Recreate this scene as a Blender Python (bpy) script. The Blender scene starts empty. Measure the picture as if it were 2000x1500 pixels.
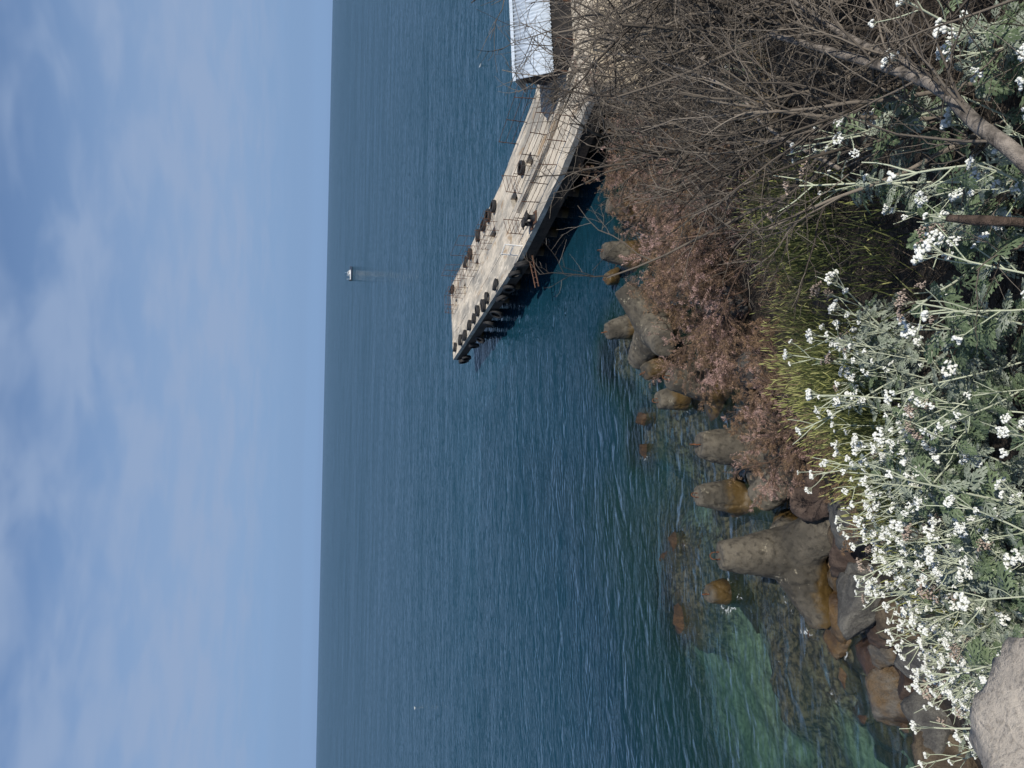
import bpy, math, random
import numpy as np
from mathutils import Matrix, Vector

S = bpy.context.scene
COL = S.collection
RNG = np.random.default_rng(7)
random.seed(7)

# ------------------------------------------------------------------ camera
F_PX, CAM_H = 1400.0, 10.0
PITCH = math.atan(367 / F_PX)
ROLL = math.radians(1.26)
fw = Vector((0, math.cos(PITCH), -math.sin(PITCH)))
r0 = Vector((1, 0, 0)); u0 = Vector((0, math.sin(PITCH), math.cos(PITCH)))
cr = math.cos(ROLL) * r0 + math.sin(ROLL) * u0
cu = math.cos(ROLL) * u0 - math.sin(ROLL) * r0
cam = bpy.data.cameras.new('camera'); camo = bpy.data.objects.new('camera', cam); COL.objects.link(camo)
cam.sensor_fit = 'HORIZONTAL'; cam.sensor_width = 36.0; cam.lens = F_PX / 2000 * 36
cam.clip_start = 0.05; cam.clip_end = 60000
m = Matrix.Identity(4)                       # the phone was held sideways: world "up" is the picture's left
for i, a in enumerate((-cu, cr, -fw)):
    m[0][i], m[1][i], m[2][i] = a.x, a.y, a.z
m[2][3] = CAM_H
camo.matrix_world = m
S.camera = camo

# ------------------------------------------------------------------ world, sun, exposure
SUN_EL = math.radians(47); SUN_AZ = math.atan2(0.42, -0.91)     # azimuth from +Y towards +X
W = bpy.data.worlds.new('World'); S.world = W; W.use_nodes = True
nt = W.node_tree; nt.nodes.clear()
def nd(t, typ, ins=None, **props):
    n = t.nodes.new(typ)
    for k, v in props.items(): setattr(n, k, v)
    for k, v in (ins or {}).items():
        if isinstance(v, bpy.types.NodeSocket): t.links.new(v, n.inputs[k])
        else: n.inputs[k].default_value = v
    return n
def mixc(t, fac, a, b, blend='MIX'):
    n = t.nodes.new('ShaderNodeMix'); n.data_type = 'RGBA'; n.blend_type = blend
    for k, v in ((0, fac), (6, a), (7, b)):
        if isinstance(v, bpy.types.NodeSocket): t.links.new(v, n.inputs[k])
        else: n.inputs[k].default_value = v if k == 0 else (*v[:3], 1)
    return n.outputs[2]
def mth(t, op, a, b=0.0, c=0.0, clamp=False):
    n = t.nodes.new('ShaderNodeMath'); n.operation = op; n.use_clamp = clamp
    for k, v in enumerate((a, b, c)):
        if isinstance(v, bpy.types.NodeSocket): t.links.new(v, n.inputs[k])
        else: n.inputs[k].default_value = v
    return n.outputs[0]
def rng_map(t, v, a, b, c=0.0, d=1.0, smooth=True):
    n = t.nodes.new('ShaderNodeMapRange'); n.interpolation_type = 'SMOOTHSTEP' if smooth else 'LINEAR'
    t.links.new(v, n.inputs[0])
    for k, x in enumerate((a, b, c, d)): n.inputs[k + 1].default_value = x
    return n.outputs[0]
sky = nd(nt, 'ShaderNodeTexSky', sky_type='NISHITA', sun_disc=False, sun_elevation=SUN_EL, sun_rotation=SUN_AZ,
         altitude=10, air_density=1.0, dust_density=0.6, ozone_density=1.6)
geo = nd(nt, 'ShaderNodeTexCoord')
sep = nd(nt, 'ShaderNodeSeparateXYZ', {0: geo.outputs['Generated']})
zc = mth(nt, 'MAXIMUM', sep.outputs[2], 0.012)
# cloud layer: the view direction projected on a flat layer overhead, so it goes on all round
zl = mth(nt, 'ADD', zc, 0.10)
cx = mth(nt, 'DIVIDE', sep.outputs[0], zl); cy = mth(nt, 'DIVIDE', sep.outputs[1], zl)
cv = nd(nt, 'ShaderNodeCombineXYZ', {0: cx, 1: cy, 2: 3.7}).outputs[0]
n1 = nd(nt, 'ShaderNodeTexNoise', {'Vector': cv, 'Scale': 3.1, 'Detail': 3.0, 'Roughness': 0.45, 'Distortion': 0.25})
m1 = rng_map(nt, n1.outputs[0], 0.33, 0.66)
# thin stratus bands low over the sea
bv = nd(nt, 'ShaderNodeCombineXYZ', {0: mth(nt, 'MULTIPLY', sep.outputs[0], 1.1), 1: mth(nt, 'MULTIPLY', sep.outputs[1], 1.1), 2: mth(nt, 'MULTIPLY', sep.outputs[2], 42.0)}).outputs[0]
n2 = nd(nt, 'ShaderNodeTexNoise', {'Vector': bv, 'Scale': 0.8, 'Detail': 3.0, 'Roughness': 0.5})
m2 = mth(nt, 'MULTIPLY', rng_map(nt, n2.outputs[0], 0.42, 0.66), rng_map(nt, sep.outputs[2], 0.16, 0.04))
low = rng_map(nt, sep.outputs[2], 0.03, 0.13)
mm = mth(nt, 'MULTIPLY', m1, low)
skyc = mixc(nt, 1.0, sky.outputs[0], (0.72, 0.80, 0.95), 'MULTIPLY')
skyc = mixc(nt, rng_map(nt, sep.outputs[2], 0.55, 0.0, 0.0, 0.93), skyc, (2.05, 3.35, 5.7))      # blue haze of the sea air low in the sky
veil = mth(nt, 'MULTIPLY', rng_map(nt, sep.outputs[2], 0.04, 0.13), rng_map(nt, sep.outputs[2], 0.36, 0.14, 0.0, 1.0))
c0 = mixc(nt, mth(nt, 'MULTIPLY', veil, 0.55), skyc, (2.85, 3.95, 5.9))
c1 = mixc(nt, mth(nt, 'MULTIPLY', mm, 0.8), c0, (2.95, 3.95, 5.85))
c2 = mixc(nt, mth(nt, 'MULTIPLY', m2, 0.55), c1, (2.35, 3.75, 6.1))
bg = nd(nt, 'ShaderNodeBackground', {'Color': c2, 'Strength': 0.1})
wo = nd(nt, 'ShaderNodeOutputWorld', {'Surface': bg.outputs[0]})

sl = bpy.data.lights.new('sun', 'SUN'); sl.energy = 4.9; sl.angle = math.radians(0.5); sl.color = (1.0, 0.945, 0.86)
so = bpy.data.objects.new('sun', sl); COL.objects.link(so)
sdir = Vector((math.cos(SUN_EL) * math.sin(SUN_AZ), math.cos(SUN_EL) * math.cos(SUN_AZ), math.sin(SUN_EL)))
so.rotation_euler = sdir.to_track_quat('Z', 'Y').to_euler(); so.location = (20, -40, 40)
S.view_settings.view_transform = 'Standard'; S.view_settings.look = 'None'
S.view_settings.exposure = 0.0; S.view_settings.gamma = 1.0; S.view_settings.use_curve_mapping = False
S.render.engine = 'CYCLES'
S.cycles.max_bounces = 4; S.cycles.transparent_max_bounces = 8; S.cycles.diffuse_bounces = 2
S.cycles.use_light_tree = False; S.cycles.adaptive_threshold = 0.02
S.cycles.caustics_reflective = False; S.cycles.caustics_refractive = False

# ------------------------------------------------------------------ helpers
def ray(xi, yi):
    a = (1500 - yi - 750) / F_PX; b = -(xi - 1000) / F_PX
    return a * cr + b * cu + fw
def pix(xi, yi, z=0.0):
    d = ray(xi, yi); t = (z - CAM_H) / d.z
    return Vector((d.x * t, d.y * t, z))
def at(xi, yi, dist):
    return Vector((0, 0, CAM_H)) + ray(xi, yi).normalized() * dist
def per_m(p):
    return F_PX / max(0.1, (Vector(p) - Vector((0, 0, CAM_H))).dot(fw))

def _h(i, j, k, s):
    n = (i * 374761393 + j * 668265263 + k * 2147483647 + s * 974711) & 0xffffffff
    n = ((n ^ (n >> 13)) * 1274126177) & 0xffffffff
    n = (n ^ (n >> 16)) & 0xffffffff
    return (n & 0xffff) / 65535.0
def vn3(p, s=0):
    p = np.asarray(p, float); f = np.floor(p); i = f.astype(np.int64); w = p - f; w = w * w * (3 - 2 * w)
    r = 0
    for a in (0, 1):
        for b in (0, 1):
            for c in (0, 1):
                wt = (w[..., 0] if a else 1 - w[..., 0]) * (w[..., 1] if b else 1 - w[..., 1]) * (w[..., 2] if c else 1 - w[..., 2])
                r = r + wt * _h(i[..., 0] + a, i[..., 1] + b, i[..., 2] + c, s)
    return r * 2 - 1
def fbm(p, s=0, o=4, g=0.5):
    r = 0; a = 1.0
    for k in range(o):
        r = r + a * vn3(p * (2.03 ** k) + 11.3 * k, s + k); a *= g
    return r

def np_mesh(name, V, F, mat=None, smooth=False):
    V = np.asarray(V, np.float32).reshape(-1, 3); F = np.asarray(F, np.int32)
    me = bpy.data.meshes.new(name); n, k = F.shape
    me.vertices.add(len(V)); me.vertices.foreach_set('co', V.ravel())
    me.loops.add(n * k); me.loops.foreach_set('vertex_index', F.ravel())
    me.polygons.add(n); me.polygons.foreach_set('loop_start', np.arange(0, n * k, k, dtype=np.int32))
    me.polygons.foreach_set('loop_total', np.full(n, k, np.int32))
    if smooth: me.polygons.foreach_set('use_smooth', np.ones(n, bool))
    me.update(calc_edges=True); me.validate()
    if mat: me.materials.append(mat)
    return me
def py_mesh(name, V, F, mat=None, smooth=False):
    me = bpy.data.meshes.new(name); me.from_pydata([tuple(v) for v in V], [], F); me.update()
    if smooth: me.polygons.foreach_set('use_smooth', [True] * len(me.polygons))
    if mat: me.materials.append(mat)
    return me
def obj(name, me, parent=None, mw=None, **tags):
    o = bpy.data.objects.new(name, me); COL.objects.link(o)
    if parent is not None: o.parent = parent
    if mw is not None: o.matrix_local = mw
    for k, v in tags.items(): o[k] = v
    return o
def thing(name, loc, label, cat, group=None, rz=0.0):
    o = obj(name, None); o.location = loc; o.rotation_euler.z = rz; o['label'] = label; o['category'] = cat
    o.empty_display_size = 0.2
    if group: o['group'] = group
    return o
def tag(o, label, cat, group=None):
    o['label'] = label; o['category'] = cat
    if group: o['group'] = group
    return o

ORD = ['first', 'second', 'third', 'fourth', 'fifth', 'sixth', 'seventh', 'eighth', 'ninth', 'tenth', 'eleventh', 'twelfth', 'thirteenth', 'fourteenth', 'fifteenth', 'sixteenth', 'seventeenth', 'eighteenth', 'nineteenth', 'twentieth']
def ordinal(i): return ORD[i] if i < 20 else '%dth' % (i + 1) if (i + 1) % 10 not in (1, 2, 3) else '%d%s' % (i + 1, {1: 'st', 2: 'nd', 3: 'rd'}[(i + 1) % 10])
def norm(v): return v / np.maximum(np.linalg.norm(v, axis=-1, keepdims=True), 1e-9)
def tubes(P, R, k=4, cap=False):
    """many tubes at once: P (M,n,3) points, R (M,n) radii -> verts, quads"""
    P = np.asarray(P, float); R = np.asarray(R, float); M, n, _ = P.shape
    T = np.empty_like(P); T[:, 1:-1] = P[:, 2:] - P[:, :-2]; T[:, 0] = P[:, 1] - P[:, 0]; T[:, -1] = P[:, -1] - P[:, -2]
    T = norm(T); m = norm(T.mean(axis=1)); ref = np.where(np.abs(m[:, 2:3]) > 0.8, np.array([[1.0, 0, 0]]), np.array([[0, 0, 1.0]]))
    A = norm(np.cross(T, ref[:, None, :])); B = np.cross(T, A)
    ang = np.arange(k) * 2 * math.pi / k
    V = P[:, :, None, :] + R[:, :, None, None] * (A[:, :, None, :] * np.cos(ang)[None, None, :, None] + B[:, :, None, :] * np.sin(ang)[None, None, :, None])
    idx = np.arange(M * n * k).reshape(M, n, k); nx = np.roll(idx, -1, axis=2)
    Fq = np.stack([idx[:, :-1], nx[:, :-1], nx[:, 1:], idx[:, 1:]], axis=-1).reshape(-1, 4)
    return V.reshape(-1, 3), Fq
def cat_vf(parts):
    Vs, Fs, o = [], [], 0
    for V, F in parts:
        Vs.append(V); Fs.append(F + o); o += len(V)
    return np.concatenate(Vs), np.concatenate(Fs)
def tube1(pts, rad, k=8, sub=1):
    pts = np.array([tuple(p) for p in pts], float); rad = np.array(rad, float)
    if sub > 1:                                              # Catmull-Rom refinement
        q = np.vstack([2 * pts[0] - pts[1], pts, 2 * pts[-1] - pts[-2]]); out, ro = [], []
        for i in range(len(pts) - 1):
            for j in range(sub):
                t = j / sub; a, b, c, d = q[i:i + 4]
                out.append(0.5 * (2 * b + (c - a) * t + (2 * a - 5 * b + 4 * c - d) * t * t + (3 * b - a - 3 * c + d) * t ** 3))
                ro.append(rad[i] * (1 - t) + rad[i + 1] * t)
        out.append(pts[-1]); ro.append(rad[-1]); pts = np.array(out); rad = np.array(ro)
    return tubes(pts[None], rad[None], k)
def box_vf(x0, x1, y0, y1, z0, z1):
    V = [(x, y, z) for z in (z0, z1) for y in (y0, y1) for x in (x0, x1)]
    return V, [(0, 2, 3, 1), (4, 5, 7, 6), (0, 1, 5, 4), (1, 3, 7, 5), (3, 2, 6, 7), (2, 0, 4, 6)]
def prism(poly, z0, z1):
    n = len(poly); V = [(x, y, z0) for x, y in poly] + [(x, y, z1) for x, y in poly]
    return V, [tuple(range(n))[::-1], tuple(range(n, 2 * n))] + [(i, (i + 1) % n, n + (i + 1) % n, n + i) for i in range(n)]
def bar_mesh(name, a, b, r, mat, k=5):
    V, Fq = tubes(np.array([[tuple(a), tuple(b)]]), np.full((1, 2), r), k)
    return np_mesh(name, V, Fq, mat, True)

# ------------------------------------------------------------------ materials
def new_mat(name):
    mt = bpy.data.materials.new(name); mt.use_nodes = True; t = mt.node_tree; t.nodes.clear()
    out = nd(t, 'ShaderNodeOutputMaterial')
    return mt, t, out
def finish(t, out, color, rough=0.8, bump=None, bdist=0.01, bstr=0.5, spec=0.3, trans=0.0, metal=0.0):
    p = nd(t, 'ShaderNodeBsdfPrincipled')
    for k, v in (('Base Color', color), ('Roughness', rough), ('Specular IOR Level', spec), ('Metallic', metal)):
        if isinstance(v, bpy.types.NodeSocket): t.links.new(v, p.inputs[k])
        else: p.inputs[k].default_value = (*v[:3], 1) if k == 'Base Color' else v
    if bump is not None:
        b = nd(t, 'ShaderNodeBump', {'Height': bump, 'Distance': bdist, 'Strength': bstr}); t.links.new(b.outputs[0], p.inputs['Normal'])
    sh = p.outputs[0]
    if trans > 0:
        tr = nd(t, 'ShaderNodeBsdfTranslucent')
        if isinstance(color, bpy.types.NodeSocket): t.links.new(color, tr.inputs[0])
        else: tr.inputs[0].default_value = (*color[:3], 1)
        sh = nd(t, 'ShaderNodeMixShader', {0: trans, 1: sh, 2: tr.outputs[0]}).outputs[0]
    t.links.new(sh, out.inputs[0])
def pos(t): return nd(t, 'ShaderNodeNewGeometry').outputs['Position']
def noise(t, vec, scale, detail=4.0, rough=0.55, dist=0.0):
    return nd(t, 'ShaderNodeTexNoise', {'Vector': vec, 'Scale': scale, 'Detail': detail, 'Roughness': rough, 'Distortion': dist}).outputs[0]
def scaled(t, vec, s):
    return nd(t, 'ShaderNodeVectorMath', {0: vec, 1: s}, operation='MULTIPLY').outputs[0]
def zof(t, vec): return nd(t, 'ShaderNodeSeparateXYZ', {0: vec}).outputs[2]

def mat_concrete(name, base, dark, stain=None, waterline=None, pale=None, sc=1.0):
    mt, t, out = new_mat(name); p = pos(t)
    a = noise(t, p, 1.1 * sc, 5, 0.6); b = noise(t, p, 9 * sc, 5, 0.65); c = noise(t, p, 60 * sc, 3, 0.6)
    col = mixc(t, rng_map(t, a, 0.35, 0.65), dark, base)
    col = mixc(t, mth(t, 'MULTIPLY', rng_map(t, b, 0.46, 0.68), 0.75), col, tuple(x * 0.5 for x in dark))
    if pale:
        n4 = noise(t, p, 2.3, 6, 0.7)
        col = mixc(t, mth(t, 'MULTIPLY', rng_map(t, n4, 0.6, 0.68), rng_map(t, b, 0.42, 0.55)), col, pale)
    if stain:
        n3 = noise(t, scaled(t, p, (1, 1, 0.25)), 1.9, 5, 0.6)
        col = mixc(t, mth(t, 'MULTIPLY', rng_map(t, n3, 0.55, 0.72), 0.7), col, stain)
    rough = 0.85
    if waterline is not None:
        zz = mth(t, 'ADD', zof(t, p), mth(t, 'MULTIPLY', mth(t, 'SUBTRACT', a, 0.5), 0.8))
        zz = mth(t, 'ADD', zz, mth(t, 'MULTIPLY', mth(t, 'SUBTRACT', b, 0.5), 0.35))
        w1 = rng_map(t, zz, waterline + 0.30, waterline + 0.05)
        w2 = rng_map(t, zz, waterline - 0.02, waterline - 0.28)
        col = mixc(t, mth(t, 'MULTIPLY', w1, 0.85), col, (0.085, 0.052, 0.014))
        col = mixc(t, mth(t, 'MULTIPLY', w2, 0.85), col, (0.022, 0.016, 0.008))
        rough = rng_map(t, zz, waterline + 0.35, waterline, 0.85, 0.38)
    col = mixc(t, mth(t, 'MULTIPLY', rng_map(t, c, 0.52, 0.75), 0.35), col, tuple(x * 0.4 for x in dark))
    h = mth(t, 'ADD', b, mth(t, 'MULTIPLY', c, 0.4))
    finish(t, out, col, rough, h, 0.03, 0.7)
    return mt
def mat_plain(name, base, var=0.3, sc=6.0, rough=0.8, bd=0.005, spec=0.3, metal=0.0, vec=(1, 1, 1)):
    mt, t, out = new_mat(name); p = scaled(t, pos(t), vec)
    a = noise(t, p, sc, 5, 0.6); b = noise(t, p, sc * 8, 3, 0.6)
    col = mixc(t, rng_map(t, a, 0.3, 0.7), tuple(x * (1 - var) for x in base), tuple(min(1, x * (1 + var * 0.6)) for x in base))
    finish(t, out, col, rough, mth(t, 'ADD', a, mth(t, 'MULTIPLY', b, 0.5)), bd, 0.6, spec, 0.0, metal)
    return mt
def mat_leaf(name, lo, hi, back=None, trans=0.15, rough=0.6, oinfo=True, tint=None):
    mt, t, out = new_mat(name); g = nd(t, 'ShaderNodeNewGeometry')
    r = g.outputs['Random Per Island']
    col = mixc(t, r, lo, hi)
    if oinfo or tint:
        oi = nd(t, 'ShaderNodeObjectInfo').outputs['Random']
        col = mixc(t, mth(t, 'MULTIPLY', oi, 0.6 if tint else 0.35), col, tint or lo)
    if back is not None: col = mixc(t, g.outputs['Backfacing'], col, back)
    finish(t, out, col, rough, spec=0.2, trans=trans)
    return mt

M_TETRA = mat_concrete('weathered_tetrapod_concrete', (0.125, 0.110, 0.085), (0.05, 0.045, 0.036), waterline=0.26, pale=(0.30, 0.27, 0.2))
def mat_deck():
    mt, t, out = new_mat('worn_deck_concrete'); p = pos(t)
    rot = nd(t, 'ShaderNodeVectorRotate', {'Vector': p, 'Angle': math.radians(-16)}, rotation_type='Z_AXIS').outputs[0]
    a = noise(t, scaled(t, rot, (0.9, 0.45, 1)), 1.0, 6, 0.65); b = noise(t, p, 5.5, 5, 0.65); st = noise(t, scaled(t, rot, (4.5, 0.7, 1)), 1.0, 5, 0.65); c = noise(t, p, 40, 3, 0.6); r = noise(t, scaled(t, rot, (1.3, 0.6, 1)), 1.0, 6, 0.7, 0.5)
    col = mixc(t, rng_map(t, a, 0.36, 0.62), (0.25, 0.235, 0.205), (0.54, 0.475, 0.38))
    col = mixc(t, mth(t, 'MULTIPLY', rng_map(t, st, 0.52, 0.66), 0.7), col, (0.70, 0.63, 0.52))
    col = mixc(t, mth(t, 'MULTIPLY', rng_map(t, b, 0.5, 0.7), 0.6), col, (0.20, 0.185, 0.16))
    col = mixc(t, mth(t, 'MULTIPLY', rng_map(t, r, 0.55, 0.68), 0.75), col, (0.27, 0.165, 0.075))
    col = mixc(t, mth(t, 'MULTIPLY', rng_map(t, c, 0.55, 0.75), 0.4), col, (0.12, 0.11, 0.10))
    finish(t, out, col, 0.9, mth(t, 'ADD', b, mth(t, 'MULTIPLY', c, 0.4)), 0.03, 0.6)
    return mt
M_DECK = mat_deck()
M_BEAM = mat_concrete('pier_edge_concrete', (0.06, 0.042, 0.03), (0.028, 0.022, 0.017), waterline=0.05)  # brown concrete, darkened further to carry the shade under the pier
M_CREAM = mat_concrete('cream_render', (0.58, 0.50, 0.38), (0.48, 0.41, 0.31), sc=0.6)
M_RUST = mat_plain('rusty_iron', (0.15, 0.062, 0.028), 0.45, 14, 0.85)
M_RUSTD = mat_plain('dark_rusty_iron', (0.105, 0.055, 0.035), 0.4, 14, 0.85)
M_TYRE = mat_plain('old_rubber', (0.022, 0.022, 0.023), 0.35, 8, 0.7, 0.006)
M_DARKW = mat_plain('shade_dark_wall', (0.022, 0.021, 0.022), 0.3, 3, 0.9)  # shed walls coloured near black to stand for the shade on them
M_WHITE = mat_plain('white_paint', (0.78, 0.78, 0.76), 0.06, 5, 0.45)
M_TRIM = mat_plain('blue_grey_paint_and_shade', (0.05, 0.07, 0.11), 0.2, 5, 0.5)
M_BARK = mat_plain('grey_brown_bark', (0.19, 0.165, 0.14), 0.75, 26, 0.9, 0.02, vec=(1, 1, 0.5))
M_STUMP = mat_plain('brown_stump_bark', (0.085, 0.06, 0.046), 0.7, 30, 0.95, 0.02)
M_TWIG = mat_leaf('dry_grey_twig', (0.032, 0.026, 0.021), (0.25, 0.215, 0.175), None, 0.0, 0.9)
M_TWIGR = mat_leaf('brown_tamarisk_twig', (0.075, 0.05, 0.036), (0.155, 0.105, 0.078), None, 0.0, 0.9)
def mat_blossom():
    mt, t, out = new_mat('tamarisk_blossom'); g = nd(t, 'ShaderNodeNewGeometry'); r = g.outputs['Random Per Island']
    n = noise(t, g.outputs['Position'], 1.7, 3, 0.6); n2 = noise(t, g.outputs['Position'], 0.7, 2, 0.5)
    br = mixc(t, r, (0.17, 0.11, 0.065), (0.44, 0.30, 0.185)); pk = mixc(t, r, (0.42, 0.27, 0.23), (0.85, 0.60, 0.54))
    finish(t, out, mixc(t, rng_map(t, mth(t, 'ADD', mth(t, 'MULTIPLY', n, 0.6), mth(t, 'MULTIPLY', n2, 0.4)), 0.47, 0.60), br, pk), 0.9, spec=0.2, trans=0.3)
    return mt
M_BLOSSOM = mat_blossom()
M_STEM = mat_leaf('pale_felted_stem', (0.36, 0.40, 0.28), (0.52, 0.54, 0.43), None, 0.0, 0.8)
M_RLEAF = mat_leaf('silver_ragwort_leaf', (0.075, 0.11, 0.055), (0.20, 0.25, 0.15), (0.40, 0.43, 0.37), 0.12, 0.75)
M_RLEAFS = mat_leaf('felted_silver_leaf', (0.14, 0.175, 0.12), (0.40, 0.43, 0.36), (0.48, 0.51, 0.45), 0.12, 0.8)
M_BUD = mat_leaf('white_felted_bud', (0.60, 0.61, 0.56), (0.80, 0.81, 0.76), None, 0.05, 0.9, False)
M_DRYBUD = mat_leaf('dry_beige_seed_head', (0.27, 0.21, 0.17), (0.44, 0.36, 0.30), None, 0.05, 0.9, False)
M_GRASS = mat_leaf('green_grass_blade', (0.065, 0.09, 0.028), (0.19, 0.205, 0.085), None, 0.3, 0.6, False)
M_SEED = mat_leaf('yellow_green_grass_ear', (0.26, 0.28, 0.09), (0.46, 0.45, 0.19), None, 0.25, 0.7, False)
M_DRYGRASS = mat_leaf('dry_straw', (0.20, 0.145, 0.085), (0.34, 0.27, 0.17), None, 0.2, 0.8, False)
M_LITTER = mat_leaf('dry_plant_litter', (0.018, 0.014, 0.011), (0.12, 0.098, 0.075), None, 0.0, 0.95, False)

def mat_rock(name, grey, dark, ochre, lo, hi, fine=26):
    mt, t, out = new_mat(name); p = pos(t)
    oc = nd(t, 'ShaderNodeTexCoord').outputs['Object']
    a = noise(t, p, 1.6, 5, 0.6); v = noise(t, oc, 1.5, 6, 0.6, 2.5)
    st = nd(t, 'ShaderNodeTexWave', {'Vector': oc, 'Scale': 1.7, 'Distortion': 9.0, 'Detail': 5.0, 'Detail Scale': 1.6, 'Detail Roughness': 0.65}).outputs[1]
    c = noise(t, p, fine, 6, 0.7); cr_ = nd(t, 'ShaderNodeTexVoronoi', {'Vector': nd(t, 'ShaderNodeVectorMath', {0: p, 1: scaled(t, nd(t, 'ShaderNodeTexNoise', {'Vector': p, 'Scale': fine * .12}).outputs[1], (8 / fine, 8 / fine, 8 / fine))}, operation='ADD').outputs[0], 'Scale': fine * 0.13}, feature='DISTANCE_TO_EDGE').outputs[0]
    crk = rng_map(t, cr_, 0.0, 0.045, 1.0, 0.0)
    col = mixc(t, rng_map(t, v, 0.35, 0.65), dark, grey)
    col = mixc(t, mth(t, 'MULTIPLY', rng_map(t, st, 0.8, 1.0), 0.12), col, tuple(min(1, x * 1.5) for x in grey))
    oz = mth(t, 'ADD', zof(t, p), mth(t, 'MULTIPLY', mth(t, 'SUBTRACT', a, 0.5), 2.4))
    w = rng_map(t, oz, hi, lo)
    col = mixc(t, mth(t, 'MULTIPLY', mth(t, 'MULTIPLY', w, rng_map(t, noise(t, p, 4.0, 5, 0.65), 0.35, 0.6, 0.25, 1.0)), 0.8), col, ochre)
    w3 = rng_map(t, oz, lo + 0.12, lo - 0.4)
    col = mixc(t, mth(t, 'MULTIPLY', w3, 0.8), col, (0.03, 0.017, 0.011))
    col = mixc(t, mth(t, 'MULTIPLY', rng_map(t, c, 0.47, 0.7), 0.65), col, tuple(x * 0.4 for x in dark))
    col = mixc(t, mth(t, 'MULTIPLY', mth(t, 'MULTIPLY', crk, rng_map(t, v, 0.5, 0.62)), 0.22), col, tuple(x * 0.3 for x in dark))
    v = mth(t, 'SUBTRACT', v, mth(t, 'MULTIPLY', crk, 0.06))
    h = mth(t, 'ADD', mth(t, 'MULTIPLY', st, 0.22), mth(t, 'ADD', v, mth(t, 'MULTIPLY', c, 0.55)))
    finish(t, out, col, rng_map(t, oz, hi, lo, 0.85, 0.45), h, 0.06 * (26 / fine), 0.9)
    return mt
M_ROCK = mat_rock('grey_shore_rock', (0.135, 0.13, 0.115), (0.058, 0.056, 0.053), (0.11, 0.064, 0.022), 0.05, 0.8, 38)
M_ROCKO = mat_rock('ochre_shore_rock', (0.125, 0.098, 0.066), (0.05, 0.038, 0.027), (0.105, 0.060, 0.020), 0.1, 1.1, 38)
M_ROCKP = mat_rock('purple_brown_shore_rock', (0.085, 0.062, 0.05), (0.038, 0.026, 0.021), (0.075, 0.042, 0.025), 0.1, 0.9, 38)
M_PALE = mat_rock('pale_path_boulder', (0.47, 0.42, 0.355), (0.33, 0.295, 0.255), (0.4, 0.3, 0.2), -30, -29, 70)

# ------------------------------------------------------------------ terrain
_D = np.array([-300, -60, -28, -11, -4, 0, 2.0, 4.0, 6.5, 9, 11, 12.5, 13.5, 15.2, 17, 18, 22, 40, 80.])
_Z = np.array([-30, -14, -9.5, -4.4, -1.9, -0.8, -0.15, 0.6, 1.8, 2.9, 4.0, 5.5, 6.45, 7.25, 7.95, 8.2, 8.6, 10.0, 14.])
def smooth01(v): v = np.clip(v, 0, 1); return v * v * (3 - 2 * v)
def shore_y(x): return 18 + np.where(x > 0, 7.6 * np.tanh(x / 7.6), 1.0 * x)
MOUNDS = [(pix(xi, yi), rx, ry, zt) for xi, yi, rx, ry, zt in (
    (1325, 1120, 1.9, 1.5, -0.10), (1345, 1200, 1.4, 1.0, -0.22), (1530, 1250, 1.9, 1.3, -0.16), (1520, 1350, 1.2, .7, -0.25), (1470, 1120, 1.3, 1.1, -0.25),
    (1390, 930, 1.5, 1.4, -0.2), (1430, 1010, 1.2, 1.1, -0.2), (1200, 690, 1.6, 2.0, -0.22), (1330, 830, 1.4, 1.4, -0.25), (1255, 850, 1.5, 1.6, -0.25), (1590, 1180, 1.4, .9, -.1), (1640, 1290, 1.5, .8, -.1))]
def land(x, y):
    x = np.asarray(x, float); y = np.asarray(y, float)
    k = np.where(x > 0, 0.30 + 0.70 * smooth01((y - 4) / 12.0), 1.0)
    D = 18 + k * (shore_y(x) - 18) - y
    z = 0
    for dd in (-0.6, -0.3, 0, 0.3, 0.6): z = z + np.interp(D + dd, _D, _Z) / 5
    sh = np.interp(D, [-60, -24, -13, -9, -4, 0, 2], [-14, -6, -2.4, -1.35, -1.0, -0.6, -0.15]); wl = smooth01((-x - 1.5) / 3.0) * smooth01((2 - D) / 1.5)
    z = z * (1 - wl) + sh * wl
    z = z - 2.4 * smooth01((x - 0.5) / 4.0) * smooth01((0.5 - D) / 3.5)
    p = np.stack([x, y, 0 * x], -1)
    amp = np.interp(D, [-30, -3, 2, 8, 14, 18], [0.5, 0.35, 0.32, 0.3, 0.14, 0.05])
    z = z + amp * (fbm(p * 0.55, 3, 3) * 0.7 + fbm(p * 2.1, 9, 3) * 0.32)
    wob = 1 + 0.35 * fbm(p * 1.3, 31, 3); bumps = 0.16 * fbm(p * 3.1, 37, 3)
    for c, rx, ry, zt in MOUNDS:                       # weed-grown reefs just under the surface
        g_ = np.exp(-((((x - c.x) / rx) ** 2 + ((y - c.y) / ry) ** 2) * wob) ** 2)
        z = np.where(z < zt, z + (zt + bumps - z) * g_ * 0.95, z)
    return z
def land1(x, y): return float(land(np.array([x]), np.array([y]))[0])
def ground_hit(xi, yi):
    d = ray(xi, yi); ts = np.arange(0.8, 60, 0.05)
    zz = CAM_H + d.z * ts - land(d.x * ts, d.y * ts)
    k = int(np.argmax(zz < 0)); t = ts[k]
    return Vector((d.x * t, d.y * t, CAM_H + d.z * t))

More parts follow.
